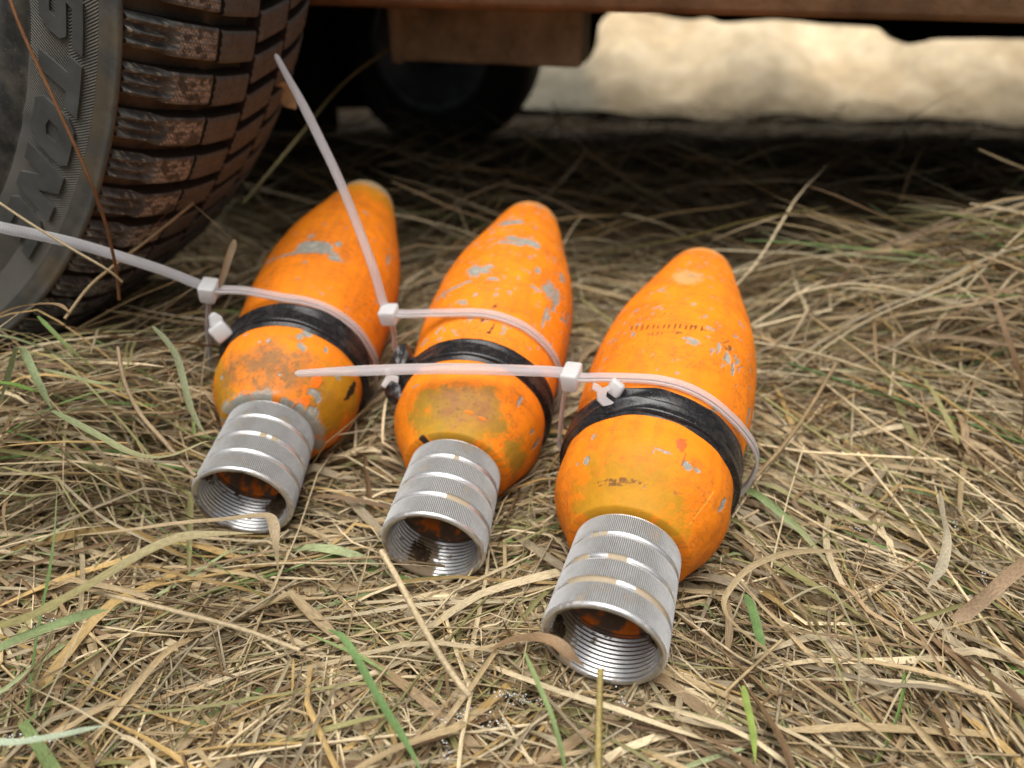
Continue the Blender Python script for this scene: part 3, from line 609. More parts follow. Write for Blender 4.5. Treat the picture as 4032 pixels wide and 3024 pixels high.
for k in (1, 2, 3):
    s0, A, B, hd = LOOPS[k]; M, d, u, v = frame(k)
    head = at(*hd)
    root = empty('cable_tie', head, TL[k], 'cable tie', 'milky nylon cable ties looped round the shells')
    def pl(L):
        out = []; th = np.unwrap(np.radians([a for a, _ in L])); rr = np.array([r for _, r in L])
        for a, r in zip(th, rr): out.append(M + d * s0 * U + r * U * (math.cos(a) * u + math.sin(a) * v))
        return out
    tail0 = at(*TAILS[k][0]); tdir = unit(head - tail0)
    lp = pl(B)
    a1 = catmull([head] + lp, 150)
    Lp = pl(A)[::-1]           # from head downwards
    upv = unit(Lp[0] - Lp[1])
    a2 = catmull([head * .6 + (Lp[0] + upv * .004) * .4] + Lp, 70)
    for nm, P, tp in (('loop_strap', a1, False), ('loop_strap', a2, False)):
        W_ = np.tile(d, (len(P), 1)); ribbon(nm, P - head, W_, .0066 if P is a1 else .0056, .0014, M_STRAP, root)
    tl = catmull([head] + [at(*q) for q in TAILS[k]], 160)
    if k == 2:
        wd = np.tile(unit(np.array([.86, .50, .05])), (160, 1)); w0 = d
        tt = np.clip(np.linspace(0, 1, 160) / .06, 0, 1)[:, None]; wd = w0 * (1 - tt) * .6 + wd * (tt + .25)
        w_ = .0050
    elif k == 3: wd = np.tile(unit(d * .8 + np.array([0, .1, .45])), (160, 1)); w_ = .0056
    else: wd = np.tile(unit(d * .8 + np.array([.0, .0, .5])), (160, 1)); w_ = .0056
    ribbon('tail', tl - head, wd, w_, .0014, M_STRAP, root, True)
    hb = bevel_box('tie_head', {3: (.0086, .0135, .0105), 2: (.0100, .0110, .0095), 1: (.0092, .0130, .0105)}[k], .0013, 3, .10)
    h = link('tie_head', hb, M_NYLON, root)
    X = unit(lp[1] - tail0) if k != 2 else unit(lp[1] - head)
    Y = unit(d - (d @ X) * X); Z = np.cross(X, Y)
    h.matrix_local = Matrix(((X[0], Y[0], Z[0], 0), (X[1], Y[1], Z[1], 0), (X[2], Y[2], Z[2], 0), (0, 0, 0, 1))) @ Matrix.Translation((0, 0, -.0012))

# ------------------------------------------------------------------ vehicle with its wheel
WPHI = .21131; WE = np.array([math.cos(WPHI), -math.sin(WPHI), 0]); WN = np.array([math.sin(WPHI), math.cos(WPHI), 0])
WC = np.array([-.4712, .4437, .3219]); WW = .1886
veh = empty('parked_vehicle', (0, .9, 0), 'rusty brown vehicle whose muddy tyre and low underside stand behind the shells', 'vehicle')
vmi = Matrix.Translation((0, -.9, 0))
# wheel local frame: x = WE, y = WN (inwards), z = up ; angle a measured from +x towards +z
wm = Matrix(((WE[0], WN[0], 0, WC[0]), (WE[1], WN[1], 0, WC[1]), (0, 0, 1, WC[2]), (0, 0, 0, 1)))
def crown(y):
    y = np.asarray(y, float); t = np.clip(y / WW, 0, 1)
    e = np.minimum(t, 1 - t) * WW
    return .3206 + .0145 * (1 - np.exp(-e / .020)) + .002 * np.sin(np.pi * t)
GD = .0095   # tread depth
# carcass: sidewall, rim lip, tread floor
def tyre():
    prof = [(.050, .150, 0), (.030, .175, 0), (.012, .200, 0), (.004, .222, 0), (-.004, .245, 0), (-.0075, .262, 0), (-.0085, .2695, 0), (-.0065, .2715, 0), (-.0062, .2733, 0),
            (-.0085, .2745, 1), (-.0092, .285, 1), (-.0092, .295, 1), (-.0080, .3068, 1), (-.0086, .3078, 0), (-.0082, .3130, 0), (-.0068, .3148, 0), (-.0085, .3160, 0), (-.0082, .3180, 0),
            (-.0035, .3186, 0), (-.0015, .3140, 0)]
    yy = np.linspace(.004, WW - .004, 14)
    prof += [(y, float(crown(y)) - GD, 2) for y in yy]
    prof += [(WW + .0015, .314, 0), (WW + .008, .316, 0), (WW + .009, .28, 0), (WW - .01, .2, 0), (WW - .05, .15, 0)]
    P = np.array(prof); P[:, 0] = np.where(P[:, 0] < 0, P[:, 0] * .25, P[:, 0]); na = 720
    a = np.linspace(0, 2 * np.pi, na, endpoint=False); Y, A = np.meshgrid(P[:, 0], a, indexing='ij'); Rr = np.repeat(P[:, 1:2], na, 1)
    kind = np.repeat(P[:, 2:3], na, 1)
    rough = ((P[:, 1] > .262) & (P[:, 1] < .2735))[:, None] * (fbm(np.stack([A * 30, Rr * 300, A * 0], -1), 1, 3, 2) - .5) * .003
    V = np.stack([Rr * np.cos(A), Y + rough, Rr * np.sin(A)], -1)
    c = np.ones(A.shape + (3,)) * np.array([.075, .075, .070])
    c = mixc(c, (.26, .26, .25), (Rr < .2622) * .8); c = mixc(c, (.035, .035, .034), ((Rr >= .262) & (Rr < .274)) * 1.)
    c = mixc(c, (.045, .044, .042), (kind == 2) * 1.)
    c = mixc(c, (.13, .10, .06), ((Rr > .305) & (kind == 0)) * sstep(.45, .65, fbm(V, 40, 5, 3)) * .7)
    col = np.concatenate([c, (kind == 1)[..., None] * 1.], -1).reshape(-1, 4)
    uv = np.stack([(A * .2935), Rr], -1).reshape(-1, 2)
    me = npmesh('wheel', V.reshape(-1, 3), grid_faces(len(P), na, True)[:, ::-1], True, col, uv)
    return me
wheel = link('wheel', tyre(), M_SIDE, veh); wheel.matrix_local = vmi @ wm
# steel disc in the middle of the wheel
def disc(name, prof, mat, parent):
    P = np.array(prof); na = 96; a = np.linspace(0, 2 * np.pi, na, endpoint=False)
    Y, A = np.meshgrid(P[:, 0], a, indexing='ij'); Rr = np.repeat(P[:, 1:2], na, 1)
    V = np.stack([Rr * np.cos(A), Y, Rr * np.sin(A)], -1)
    return link(name, npmesh(name, V.reshape(-1, 3), grid_faces(len(P), na, True)[:, ::-1]), mat, parent)
disc('rim', [(.07, .001), (.07, .05), (.06, .06), (.065, .10), (.075, .15), (.045, .158), (.03, .165), (.03, .172), (.036, .176)], M_RIM, wheel)
# raised lettering, polygons in (u across the letter 0..1, v from hub to tread 0..1)
LET = {'S': [[(0, .72), (.12, 1), (1, 1), (1, .76), (.34, .76), (.30, .62), (.88, .62), (1, .48), (1, .18), (.86, 0), (0, 0), (0, .24), (.66, .24), (.70, .38), (.12, .38), (0, .50)]],
       'T': [[(.0, 1), (1, 1), (1, .68), (.68, .68), (.68, 0), (.32, 0), (.32, .68), (0, .68)]],
       'O': [[(.16, 0), (0, .18), (0, .82), (.16, 1), (.5, 1), (.5, .68), (.34, .62), (.34, .38), (.5, .32), (.5, 0)], [(.5, 0), (.5, .32), (.66, .38), (.66, .62), (.5, .68), (.5, 1), (.84, 1), (1, .82), (1, .18), (.84, 0)]],
       'N': [[(0, 0), (0, 1), (.34, 1), (.66, .52), (.66, 1), (1, 1), (1, 0), (.68, 0), (.34, .48), (.34, 0)]],
       'E': [[(.16, 0), (0, .16), (0, .84), (.16, 1), (1, 1), (1, .76), (.36, .76), (.36, .62), (.9, .62), (.9, .38), (.36, .38), (.36, .24), (1, .24), (1, 0)]]}
def letter(ch, a0, a1):
    bm = bmesh.new()
    for poly in LET[ch]:
        # densify the outline so it follows the curve
        pts = []
        for i, p in enumerate(poly):
            q = poly[(i + 1) % len(poly)]
            for t in np.linspace(0, 1, 5)[:-1]: pts.append((p[0] + (q[0] - p[0]) * t, p[1] + (q[1] - p[1]) * t))
        vs = []
        for x, v in pts:
            ang = R_(a0 + (a1 - a0) * x) - (v - .5) * .030 * -1 * 1.0 * -1
            ang = R_(a0 + (a1 - a0) * x) + (.5 - v) * .026
            r = .2795 + .0215 * v; vs.append(bm.verts.new((r * math.cos(ang), -.0019, r * math.sin(ang))))
        f = bm.faces.new(vs); g = bmesh.ops.extrude_face_region(bm, geom=[f])
        for e in g['geom']:
            if isinstance(e, bmesh.types.BMVert): e.co.y = -.0036
    bmesh.ops.recalc_face_normals(bm, faces=bm.faces[:]); bmesh.ops.triangulate(bm, faces=[f for f in bm.faces if len(f.verts) > 4])
    me = bpy.data.meshes.new('letter'); bm.to_mesh(me); bm.free(); return me
M_LET = mat_simple('raised_letter_rubber', (.078, .078, .074), .6, 50, .35, .3, .0006)
for ch, a0, a1 in (('E', -10.2, -14.6), ('S', -15.3, -20.4), ('T', -21.3, -26.3), ('O', -27.0, -32.2), ('N', -33.0, -38.6), ('E', -39.6, -44.6)):
    link('letter', letter(ch, a0, a1), M_LET, wheel)
# tread blocks: three rows across, every block its own object
def block_mesh(y0, y1, da, slant, seed, facets=False):
    ny, na = (60, 46) if facets else (18, 12); hw = R_(da) / 2
    t = np.linspace(0, 1, ny); b = np.linspace(-1, 1, na); B, Tt = np.meshgrid(b, t, indexing='xy')
    Y = y0 + (y1 - y0) * Tt; A = B * hw + R_(slant) * (Y - y0) / .05
    Rr = crown(Y) + 0.
    P = np.stack([A * .32, Y, Y * 0 + seed], -1)
    col = np.ones(B.shape + (3,)) * np.array([.095, .095, .090]); n = fbm(P, 300, seed, 3); n2 = fbm(P, 900, seed + 2, 3)
    if facets:
        # carved shoulder: triangular facets on the outer 20 mm, a star notch, then sipes
        fz = sstep(.020, .017, Y)
        tri = np.abs(((B * 1.5 + 10.5 + .0) % 1.0) - .5) * 2
        Rr = Rr - fz * .0042 * (1 - np.clip(1.35 * (1 - tri) - (Y / .020) * .55, 0, 1))
        Rr = Rr - .0035 * np.exp(-((Y - .0205) / .0022) ** 2) * (np.abs(B) < .55)
        top = sstep(.021, .024, Y)
        for c in (-.62, -.22, .20, .60):
            q = np.abs(B - c - .07 * np.sign(np.sin(Y * 2600))) ; w = np.exp(-(q / .06) ** 2) * top
            Rr = Rr - w * .0006; pass
        col = mixc(col, (.30, .31, .305), top * sstep(.30, .65, n) * .6)
        col = mixc(col, (.07, .06, .055), top * sstep(.50, .60, n2) * .6)
        for c in (-.62, -.22, .20, .60):
            col = mixc(col, (.66, .62, .54), np.exp(-(np.abs(B - c - .07 * np.sign(np.sin(Y * 2600))) / .06) ** 2) * top * .9 * sstep(.35, .5, n))
        col = mixc(col, (.17, .17, .16), (1 - top) * sstep(.45, .6, n) * .7)
        col = mixc(col, (.55, .50, .38), sstep(.72, .75, n2) * (1 - top) * .8)
    else:
        col = mixc(col, (.12, .125, .125), .25 + .6 * sstep(.35, .60, n))
        for c in (-.5, 0, .5):
            q = np.abs(B - c - .1 * np.sign(np.sin(Y * 1500))); w = np.exp(-(q / .08) ** 2); Rr = Rr - w * .0008; col = mixc(col, (.22, .17, .12), w * .4)
    edge = np.minimum(1 - np.abs(B), 1)
    Rr = Rr - .0012 * np.exp(-edge / .06) - .0012 * np.exp(-np.minimum(Tt, 1 - Tt) / .03)
    rows = [(Rr, A, Y)]
    # skirts down to the tread floor
    def ring(Rv, infl): return Rv
    V = np.stack([Rr * np.cos(A), Y, Rr * np.sin(A)], -1).reshape(-1, 3); F = list(grid_faces(ny, na)[:, ::-1])
    idx = np.arange(ny * na).reshape(ny, na)
    bound = np.concatenate([idx[0, :], idx[1:, -1], idx[-1, -2::-1], idx[-2:0:-1, 0]])
    Rb = (crown(Y) - GD - .002).reshape(-1)[bound]; Ab = A.reshape(-1)[bound]; Yb = Y.reshape(-1)[bound]
    Vb = np.stack([Rb * np.cos(Ab), Yb, Rb * np.sin(Ab)], -1); n0 = len(V); m = len(bound)
    V = np.vstack([V, V[bound], Vb])
    for i in range(m):
        j = (i + 1) % m; F.append(np.array([n0 + i, n0 + j, n0 + m + j, n0 + m + i]))
    cb = np.ones((m, 3)) * np.array([.040, .030, .022])
    colv = np.vstack([col.reshape(-1, 3), cb, cb])
    return npmesh('tread_block', V, np.array(F), True, colv)
NB = 87; PB = 360 / NB
rows_ = [(.0003, .054, 2.85, -1.6, True, 3), (.0575, .0925, 2.9, -1.1, False, 2), (.0960, .1310, 2.9, .9, False, 2), (.1345, WW - .0003, 3.0, 1.6, False, 2)]
for y0, y1, da, sl, fc, nv in rows_:
    vs = [block_mesh(y0, y1, da, sl, 3 + i * 7 + int(y0 * 1000), fc) for i in range(nv)]
    # the three rows nearest the picture go all the way round; the innermost only where it shows
    for i in range(NB):
        a = -17.6 - PB * i + (.0 if fc else -2.0 if y0 < .09 else (-1.1 if y0 < .12 else -3.0))
        aa = (a + 180) % 360 - 180
        if y0 > .13 and not -100 < aa < 20: continue
        if .05 < y0 < .13 and not -150 < aa < 60: continue
        b = link('tread_block', vs[(i * 7 + i // 3) % nv], M_TREAD, wheel)
        b.rotation_euler = (0, -R_(a), 0)

def box_pts(name, c0, c1, depth, z0, z1, mat, parent, bev=.004):
    """box whose front face runs from c0 to c1 (xy), from z0 to z1, reaching back by depth"""
    c0 = np.array(c0[:2]); c1 = np.array(c1[:2]); L = np.linalg.norm(c1 - c0); a = math.atan2(*(c1 - c0)[::-1])
    me = bevel_box(name, (L, depth, z1 - z0), bev, 2)
    o = link(name, me, mat, parent)
    m = (c0 + c1) / 2 + depth / 2 * np.array([-math.sin(a), math.cos(a)])
    o.matrix_local = vmi @ Matrix.Translation((m[0], m[1], (z0 + z1) / 2)) @ Matrix.Rotation(a, 4, 'Z'); return o
# rusty sill beam across the top of the picture
ZB = .2085
box_pts('sill_beam', (-.20, 0.6427), (2.8, 0.0016), .045, ZB, ZB + .0775, M_RUST, veh, .005)
box_pts('floor_plank', (-.21, 0.6949), (.07, 0.6350), .05, ZB - .006, ZB + .012, M_RUST, veh)
# bracket box hanging behind the sill
h0 = at(1565, 240, .68); h1 = at(2290, 190, .64)
box_pts('hanging_bracket', h0, (h1[0], h1[1]), .05, h0[2], ZB + .012, M_WOODISH, veh, .004)
box_pts('bracket_flange', h0 + [-.005, -.005, 0], h0 + [.005, -.007, 0], .05, h0[2] - .001, ZB + .010, M_WOODISH, veh, .0015)
# shadowed floor and the far, mud-lumped sill
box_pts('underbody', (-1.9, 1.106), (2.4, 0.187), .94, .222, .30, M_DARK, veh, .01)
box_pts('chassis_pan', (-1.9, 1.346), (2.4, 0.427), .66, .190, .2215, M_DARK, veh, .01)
box_pts('unseen_body_side', (-2.3, 1.112), (2.8, 0.022), .06, .285, .75, M_BODY, veh, .02)  # out-of-view box, added to block the sky and shade the ground
box_pts('unseen_body_side', (-2.3, 2.112), (2.8, 1.022), .06, .285, .75, M_RUST, veh, .02)
box_pts('body_floor', (-2.3, 1.182), (2.8, 0.092), .95, .73, .76, M_RUST, veh, .01)
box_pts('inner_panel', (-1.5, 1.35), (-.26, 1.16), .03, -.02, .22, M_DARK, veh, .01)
def far_sill():
    pts = [(-900, 440), (1300, 430), (1560, 400), (1800, 300), (1950, 262), (2180, 262), (2300, 250), (2345, 190), (2368, 85), (2450, 28), (2520, 45), (2700, 80), (2790, 74), (2860, 92), (3050, 80), (3250, 98), (3430, 108), (3500, 125), (3560, 172), (3640, 168), (3720, 156), (4100, 158), (5200, 190)]
    n_ = unit(np.array([.11, 1., 0])); P0 = np.array([0, 1.50, 0]); C = np.array([0, 0, HC]); lo = []
    for q in pts:
        r = at(*q, 1) - C; lo.append(C + r * ((P0 - C) @ n_) / (r @ n_))
    lo = catmull(lo, 260); nx = len(lo); nz = 8; t = np.linspace(0, 1, nz)[:, None]
    F_ = np.stack([np.repeat(lo[None, :, 0], nz, 0), np.repeat(lo[None, :, 1], nz, 0), lo[None, :, 2] + t * (.30 - lo[None, :, 2])], -1)
    F_[..., 1] += .01 * vnoise(F_, 30, 2)
    B_ = F_ + np.array([0, .05, 0]); n = nx * nz
    V = np.vstack([F_.reshape(-1, 3), B_.reshape(-1, 3)]); g = grid_faces(nz, nx); i = np.arange(nx - 1)
    bot = np.stack([i + n, i + 1 + n, i + 1, i], -1)
    V = V - np.array([0, .9, 0])
    return npmesh('far_sill', V, np.vstack([g, g[:, ::-1] + n, bot]))
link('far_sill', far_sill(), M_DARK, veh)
# small wheel standing further under the vehicle
def small_wheel():
    prof = [(.012, .085), (.0, .092), (-.004, .105), (-.002, .128), (.008, .142), (.03, .146), (.06, .146), (.085, .142), (.095, .12), (.085, .09)]
    P = np.array(prof); na = 96; a = np.linspace(0, 2 * np.pi, na, endpoint=False)
    Y, A = np.meshgrid(P[:, 0], a, indexing='ij'); Rr = np.repeat(P[:, 1:2], na, 1)
    return npmesh('wheel', np.stack([Rr * np.cos(A), Y, Rr * np.sin(A)], -1).reshape(-1, 3), grid_faces(len(P), na, True)[:, ::-1])
sw = link('wheel', small_wheel(), M_RUBBER, veh); sc = at(1690, 330, 1.10)
sw.matrix_local = vmi @ Matrix.Translation((sc[0], sc[1], .135 + float(gz(sc[0], sc[1])))) @ Matrix.Rotation(-.35, 4, 'Z')
disc('rim', [(.03, .001), (.03, .03), (.018, .035), (.02, .07), (.006, .078), (.004, .090), (.012, .094)], M_RIM, sw)

# ------------------------------------------------------------------ straw
PAL = np.array([[.40, .30, .175], [.60, .49, .33], [.31, .215, .125], [.19, .12, .066], [.28, .225, .155], [.42, .285, .12], [.25, .23, .10], [.36, .30, .205], [.145, .09, .05]])
PW = np.array([.21, .22, .14, .09, .14, .06, .08, .10, .02]); PW = PW / PW.sum()
GREEN = np.array([[.13, .22, .06], [.20, .27, .11], [.10, .17, .05], [.28, .32, .17]])
FR = {k: frame(k) for k in SH}
def section_mesh(P, Wd, roll, fold, uvs, col, name, tube=False):
    """P (N,S,3) centre lines; Wd (N,S) widths; roll (N,S); fold (N,1)"""
    Nn, S, _ = P.shape
    T = unit(np.gradient(P, axis=1)); up = np.zeros_like(P); up[..., 2] = 1
    side = unit(np.cross(T, up)); nor = np.cross(side, T)
    cr, sr = np.cos(roll)[..., None], np.sin(roll)[..., None]
    s2 = side * cr + nor * sr; n2 = nor * cr - side * sr
    w = Wd[..., None]
    if tube:
        m = 5; ang = np.arange(m) * 2 * np.pi / m
        V = P[:, :, None] + .5 * w[:, :, None] * (np.cos(ang)[None, None, :, None] * side[:, :, None] + np.sin(ang)[None, None, :, None] * nor[:, :, None])
        cl = True
    else:
        m = 3; V = np.stack([P - s2 * w * .5 + n2 * w * fold[..., None], P, P + s2 * w * .5 + n2 * w * fold[..., None]], 2); cl = False
    V = V.reshape(-1, 3)
    g = grid_faces(S, m, cl); F = (g[None] + (np.arange(Nn) * S * m)[:, None, None]).reshape(-1, 4)
    u = np.arange(m) / (m - 1 if not tube else m)
    uv = np.zeros((Nn, S, m, 2)); uv[..., 0] = u[None, None] + np.arange(Nn)[:, None, None] * 1.37
    uv[..., 1] = uvs[:, :, None]
    c = np.repeat(col.reshape(Nn, S, 1, 3), m, 2).reshape(-1, 3)
    return npmesh(name, V, F, True, c, uv.reshape(-1, 2))
def palette(rs, n, green=.05):
    i = rs.choice(len(PAL), n, p=PW); c = PAL[i].copy(); g = rs.rand(n) < green
    c[g] = GREEN[rs.choice(len(GREEN), g.sum())]
    return c * (0.78 + .44 * rs.rand(n, 1)), g
def sample_xy(rs, n, y0, y1, margin, power=1.):
    y = y0 + (y1 - y0) * rs.rand(n) ** power; hw = .60 * (.848 * y + .146) * 1.1 + margin
    return (rs.rand(n) * 2 - 1) * hw, y
def heading(rs, x, y):
    n = len(x); right = sstep(.0, .14, x); near = sstep(.46, .34, y)
    h = .12 * (1 - right) - right * (.22 + .62 * near) + rs.randn(n) * .34 + (vnoise(np.stack([x, y, x * 0], -1), 14, 77) - .5) * 1.3
    low = sstep(.30, .20, y) * (1 - right); h = h + low * rs.randn(n) * .8
    w = rs.rand(n) < .20; h[w] = rs.rand(w.sum()) * np.pi
    return h + np.pi * (rs.rand(n) < .5)
def straw(name, n, seed, S, y0, y1, margin, Lr, Wr, zr, arch, fold, green=.05, tube=False, power=1., kinkp=.25, label=None, xy=None, tone=1.12):
    rs = np.random.RandomState(seed)
    x, y = sample_xy(rs, n, y0, y1, margin, power) if xy is None else xy(rs, n)
    h0 = heading(rs, x, y); L = Lr[0] + (Lr[1] - Lr[0]) * rs.rand(n) ** 1.1; Wd = Wr[0] + (Wr[1] - Wr[0]) * rs.rand(n) ** 1.8
    t = np.linspace(0, 1, S); bend = rs.randn(n) * .22 * (.3 if tube else 1)
    H = h0[:, None] + bend[:, None] * (t - .5) * 2
    kk = rs.rand(n) < kinkp; tk = .2 + .6 * rs.rand(n); H = H + (kk * rs.randn(n) * .7)[:, None] * (t[None] > tk[:, None])
    H = H + (vnoise(np.stack([np.tile(t * 3, (n, 1)), np.repeat(rs.rand(n, 1) * 900, S, 1), np.zeros((n, S))], -1), 1, 4) - .5) * (.26 if not tube else .06)
    dl = (L / (S - 1))[:, None]
    X = np.cumsum(np.cos(H) * dl, 1); Y = np.cumsum(np.sin(H) * dl, 1)
    mid = S // 2; X = X - X[:, mid:mid + 1] + x[:, None]; Y = Y - Y[:, mid:mid + 1] + y[:, None]
    z0 = zr[0] + (zr[1] - zr[0]) * rs.rand(n)
    ar = arch[0] + (arch[1] - arch[0]) * rs.rand(n) ** 2.5
    lean = (arch[1] > .02) * (.10 + .35 * rs.rand(n)) * np.where(rs.rand(n) < .5, -1, 1)
    ar = np.where(arch[1] > .02, ar * .35, ar)
    sl = rs.randn(n) * (.05 if tube else .08) + lean
    Z = gz(X, Y) + z0[:, None] + (np.abs(lean) * L * .42)[:, None] + (ar[:, None] * 4 * t * (1 - t)) + sl[:, None] * (t - .5) * L[:, None]
    Z = Z + (vnoise(np.stack([np.tile(t * 4, (n, 1)), np.repeat(rs.rand(n, 1) * 900, S, 1), np.zeros((n, S))], -1), 1, 9) - .5) * .006
    if not tube:
        tent = np.where(t[None] < tk[:, None], t[None] / tk[:, None], (1 - t[None]) / (1 - tk[:, None]))
        Z = Z + (kk * rs.rand(n) * .010)[:, None] * tent
    P = np.stack([X, Y, Z], -1); keep = np.ones(n, bool)
    for k in SH:
        M, d, u, v = FR[k]; Q = P - M; s = Q @ d / U; a = Q @ u / U; b = Q @ v / U; rr = np.hypot(a, b) + 1e-9
        Rb = Rs(np.clip(s, 0, SEND)) + .10
        # the open mouth: keep the bore clear
        ins = (rr < Rb) & (s > -.35) & (s < SEND + .15)
        bad = (ins & (b > .12 * Rb)).any(1) | ((ins & (s < .25) & (b > -.75)).any(1))
        keep &= ~bad
        # camera-side cover: nothing may lie above the shells
        over = (np.abs(a) < Rb * .98) & (b > 0) & (s > -.1) & (s < SEND)
        keep &= ~(over.any(1) & (rs.rand(n) < .985))
        push = ins & (b <= .12 * Rb)
        sc_ = np.where(push, Rb / rr, 1.)
        a2 = a * sc_; b2 = np.where(push & (np.abs(a2) < Rb), -np.sqrt(np.clip(Rb ** 2 - np.minimum(a * a, Rb * Rb), 0, None)), b * sc_)
        a2 = np.where(push, a, a2)
        P = P + ((a2 - a) * U)[..., None] * u + ((b2 - b) * U)[..., None] * v
    Q = P - WC; lat = Q @ WN; rad = np.hypot(Q @ WE, Q[..., 2])
    keep &= ~((lat > -.013) & (lat < WW + .012) & (rad < .337)).any(1)
    P = P[keep]; n = len(P); L, Wd = L[keep], Wd[keep]
    roll = rs.randn(n, 1) * (.55 if not tube else 0) + (rs.randn(n, 1) * 1.1) * (t[None] - .5)
    tp = np.minimum(1, .35 + t * 6)[None] * np.minimum(1, .06 + (1 - t) * 3.2)[None] if not tube else np.minimum(1, 1.05 - .35 * t)[None]
    Ww = Wd[:, None] * tp * (1 - .25 * vnoise(np.stack([np.tile(t * 6, (n, 1)), np.repeat(rs.rand(n, 1) * 900, S, 1), np.zeros((n, S))], -1), 1, 2))
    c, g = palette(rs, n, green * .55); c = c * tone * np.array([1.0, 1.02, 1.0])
    C = np.repeat(c[:, None], S, 1) * (.82 + .36 * vnoise(np.stack([np.tile(t * 5, (n, 1)), np.repeat(rs.rand(n, 1) * 900, S, 1), np.zeros((n, S))], -1), 1, 6))[..., None]
    gm = g[:, None] * sstep(.3, .95, t * rs.rand(n, 1) * 1.6)[..., ] if False else g[:, None] * sstep(.5, 1., t[None] + .4 * (rs.rand(n, 1) - .5))
    C = C * (1 - gm[..., None]) + np.array([.36, .30, .17]) * gm[..., None]
    me = section_mesh(P, Ww, roll, np.full((n, 1), 0.) + rs.rand(n, 1) * fold, L[:, None] * t[None] * 8 + rs.rand(n, 1) * 50, C, name, tube)
    o = link(name, me, M_STRAW); o['kind'] = 'stuff'
    o['label'] = label; o['category'] = 'dry grass'
    return o
straw('dry_grass', 14500, 1, 9, .10, .78, .06, (.045, .21), (.0007, .0024), (-.018, .002), (0, .005), .3, .06, power=1.15, label='matted dry grass blades lying under and around the shells')
straw('broad_grass_leaves', 3600, 2, 12, .10, .78, .06, (.04, .17), (.0020, .0052), (-.013, .004), (0, .008), .35, .07, power=1.25, kinkp=.5, label='broad flat withered grass leaves on top of the straw mat')
straw('straw_stalks', 3300, 3, 7, .10, .80, .06, (.07, .26), (.0009, .0021), (-.012, .006), (0, .004), 0, .03, tube=True, power=1.1, label='thin round straw stalks criss-crossing the mat')
straw('fine_straw_bits', 9000, 4, 5, .10, .60, .04, (.010, .05), (.0004, .0012), (-.008, .006), (0, .004), .3, .04, power=1.3, label='short broken bits of straw scattered over the mat')
straw('far_dry_grass', 7000, 5, 7, .80, 2.4, .30, (.05, .24), (.0012, .0042), (-.018, .002), (0, .010), .3, .04, tone=.28, label='grass running back under the vehicle, its colour darkened to stand for shade')  # low tone paints the vehicle's shade into the blades
def xy_tuft(rs, n):
    x = .46 + .13 * rs.randn(n); y = .51 + .055 * rs.randn(n); return x, y
straw('raised_dry_grass', 1700, 6, 12, 0, 1, 0, (.07, .24), (.0012, .0034), (-.010, .016), (.006, .055), .3, .16, xy=xy_tuft, kinkp=.4, label='tangle of raised dry grass at the right edge of the shade')
def xy_right(rs, n):
    return .40 + .14 * rs.randn(n), .42 + .08 * rs.randn(n)
straw('long_straight_stalks', 420, 16, 7, 0, 1, 0, (.12, .34), (.0010, .0024), (-.004, .014), (0, .006), 0, .03, tube=True, xy=xy_right, tone=1.3, label='long pale straight stalks fanned over the mat on the right')
def xy_tuft2(rs, n):
    return -.255 + .07 * rs.randn(n), .365 + .040 * rs.randn(n)
straw('raised_dry_grass', 950, 7, 12, 0, 1, 0, (.06, .18), (.0009, .0026), (-.002, .016), (.0, .06), .3, .14, xy=xy_tuft2, kinkp=.4, label='tangle of raised dry grass against the foot of the tyre')
def xy_foot(rs, n):
    t = rs.rand(n); return -.42 + .32 * t + .02 * rs.randn(n), .43 - .02 * t + .03 * rs.randn(n)
straw('raised_dry_grass', 700, 9, 12, 0, 1, 0, (.06, .18), (.0010, .0028), (-.002, .016), (.0, .04), .3, .10, xy=xy_foot, kinkp=.3, label='tangle of raised dry grass heaped along the tread beside the leftmost shell')
def xy_back(rs, n):
    return -.02 + .30 * rs.randn(n), .76 + .08 * rs.randn(n)
straw('raised_dry_grass', 900, 8, 10, 0, 1, 0, (.08, .24), (.0010, .0028), (-.004, .014), (.004, .05), .3, .08, xy=xy_back, kinkp=.3, tone=.75, label='sparse tangle of dry grass behind the noses of the shells')

# individual blades that stand out
TAN = (.44, .33, .19); PALE_ = (.58, .47, .30); BRN = (.20, .115, .06); GRN = (.15, .26, .08); GRN2 = (.26, .32, .17); GOLD = (.42, .29, .10); REDB = (.27, .13, .06); OLV = (.27, .25, .10)
def hero(name, cat, label, pts, w, col, tube=False, roll=(0, 0), n=40, col2=None, fold=.15, taper=(.4, .05)):
    P = catmull([at(*p) for p in pts], n); t = np.linspace(0, 1, n)
    wd = w * np.minimum(1, taper[0] + t * 5) * np.minimum(1, taper[1] + (1 - t) * 4)
    if tube: wd = np.full(n, w)
    C = np.array(col)[None] * (.85 + .3 * vnoise(np.stack([t * 8, t * 0, t * 0], -1), 1, len(label)))[:, None]
    if col2 is not None: C = C * (1 - t[:, None]) + np.array(col2) * t[:, None]
    ctr = P.mean(0)
    me = section_mesh((P - ctr)[None], wd[None], (roll[0] + (roll[1] - roll[0]) * t)[None], np.array([[fold]]), (t * 1.2)[None], C[None], name, tube)
    o = link(name, me, M_STRAW, label=label, category=cat); o.location = ctr; return o
hero('dead_twig', 'twig', 'long thin reddish-brown stem leaning across the tyre sidewall', [(20, -60, .33), (90, 130, .335), (215, 400, .345), (350, 700, .36), (415, 880, .375), (440, 980, .385), (462, 1090, .40), (470, 1180, .41)], .0017, REDB, True)
hero('straw_stalk', 'stalk', 'pale straight stalk crossing the tyre above the cable tie', [(-60, 760, .372), (120, 880, .378), (300, 990, .385), (420, 1060, .392), (480, 1110, .40)], .0014, PALE_, True)
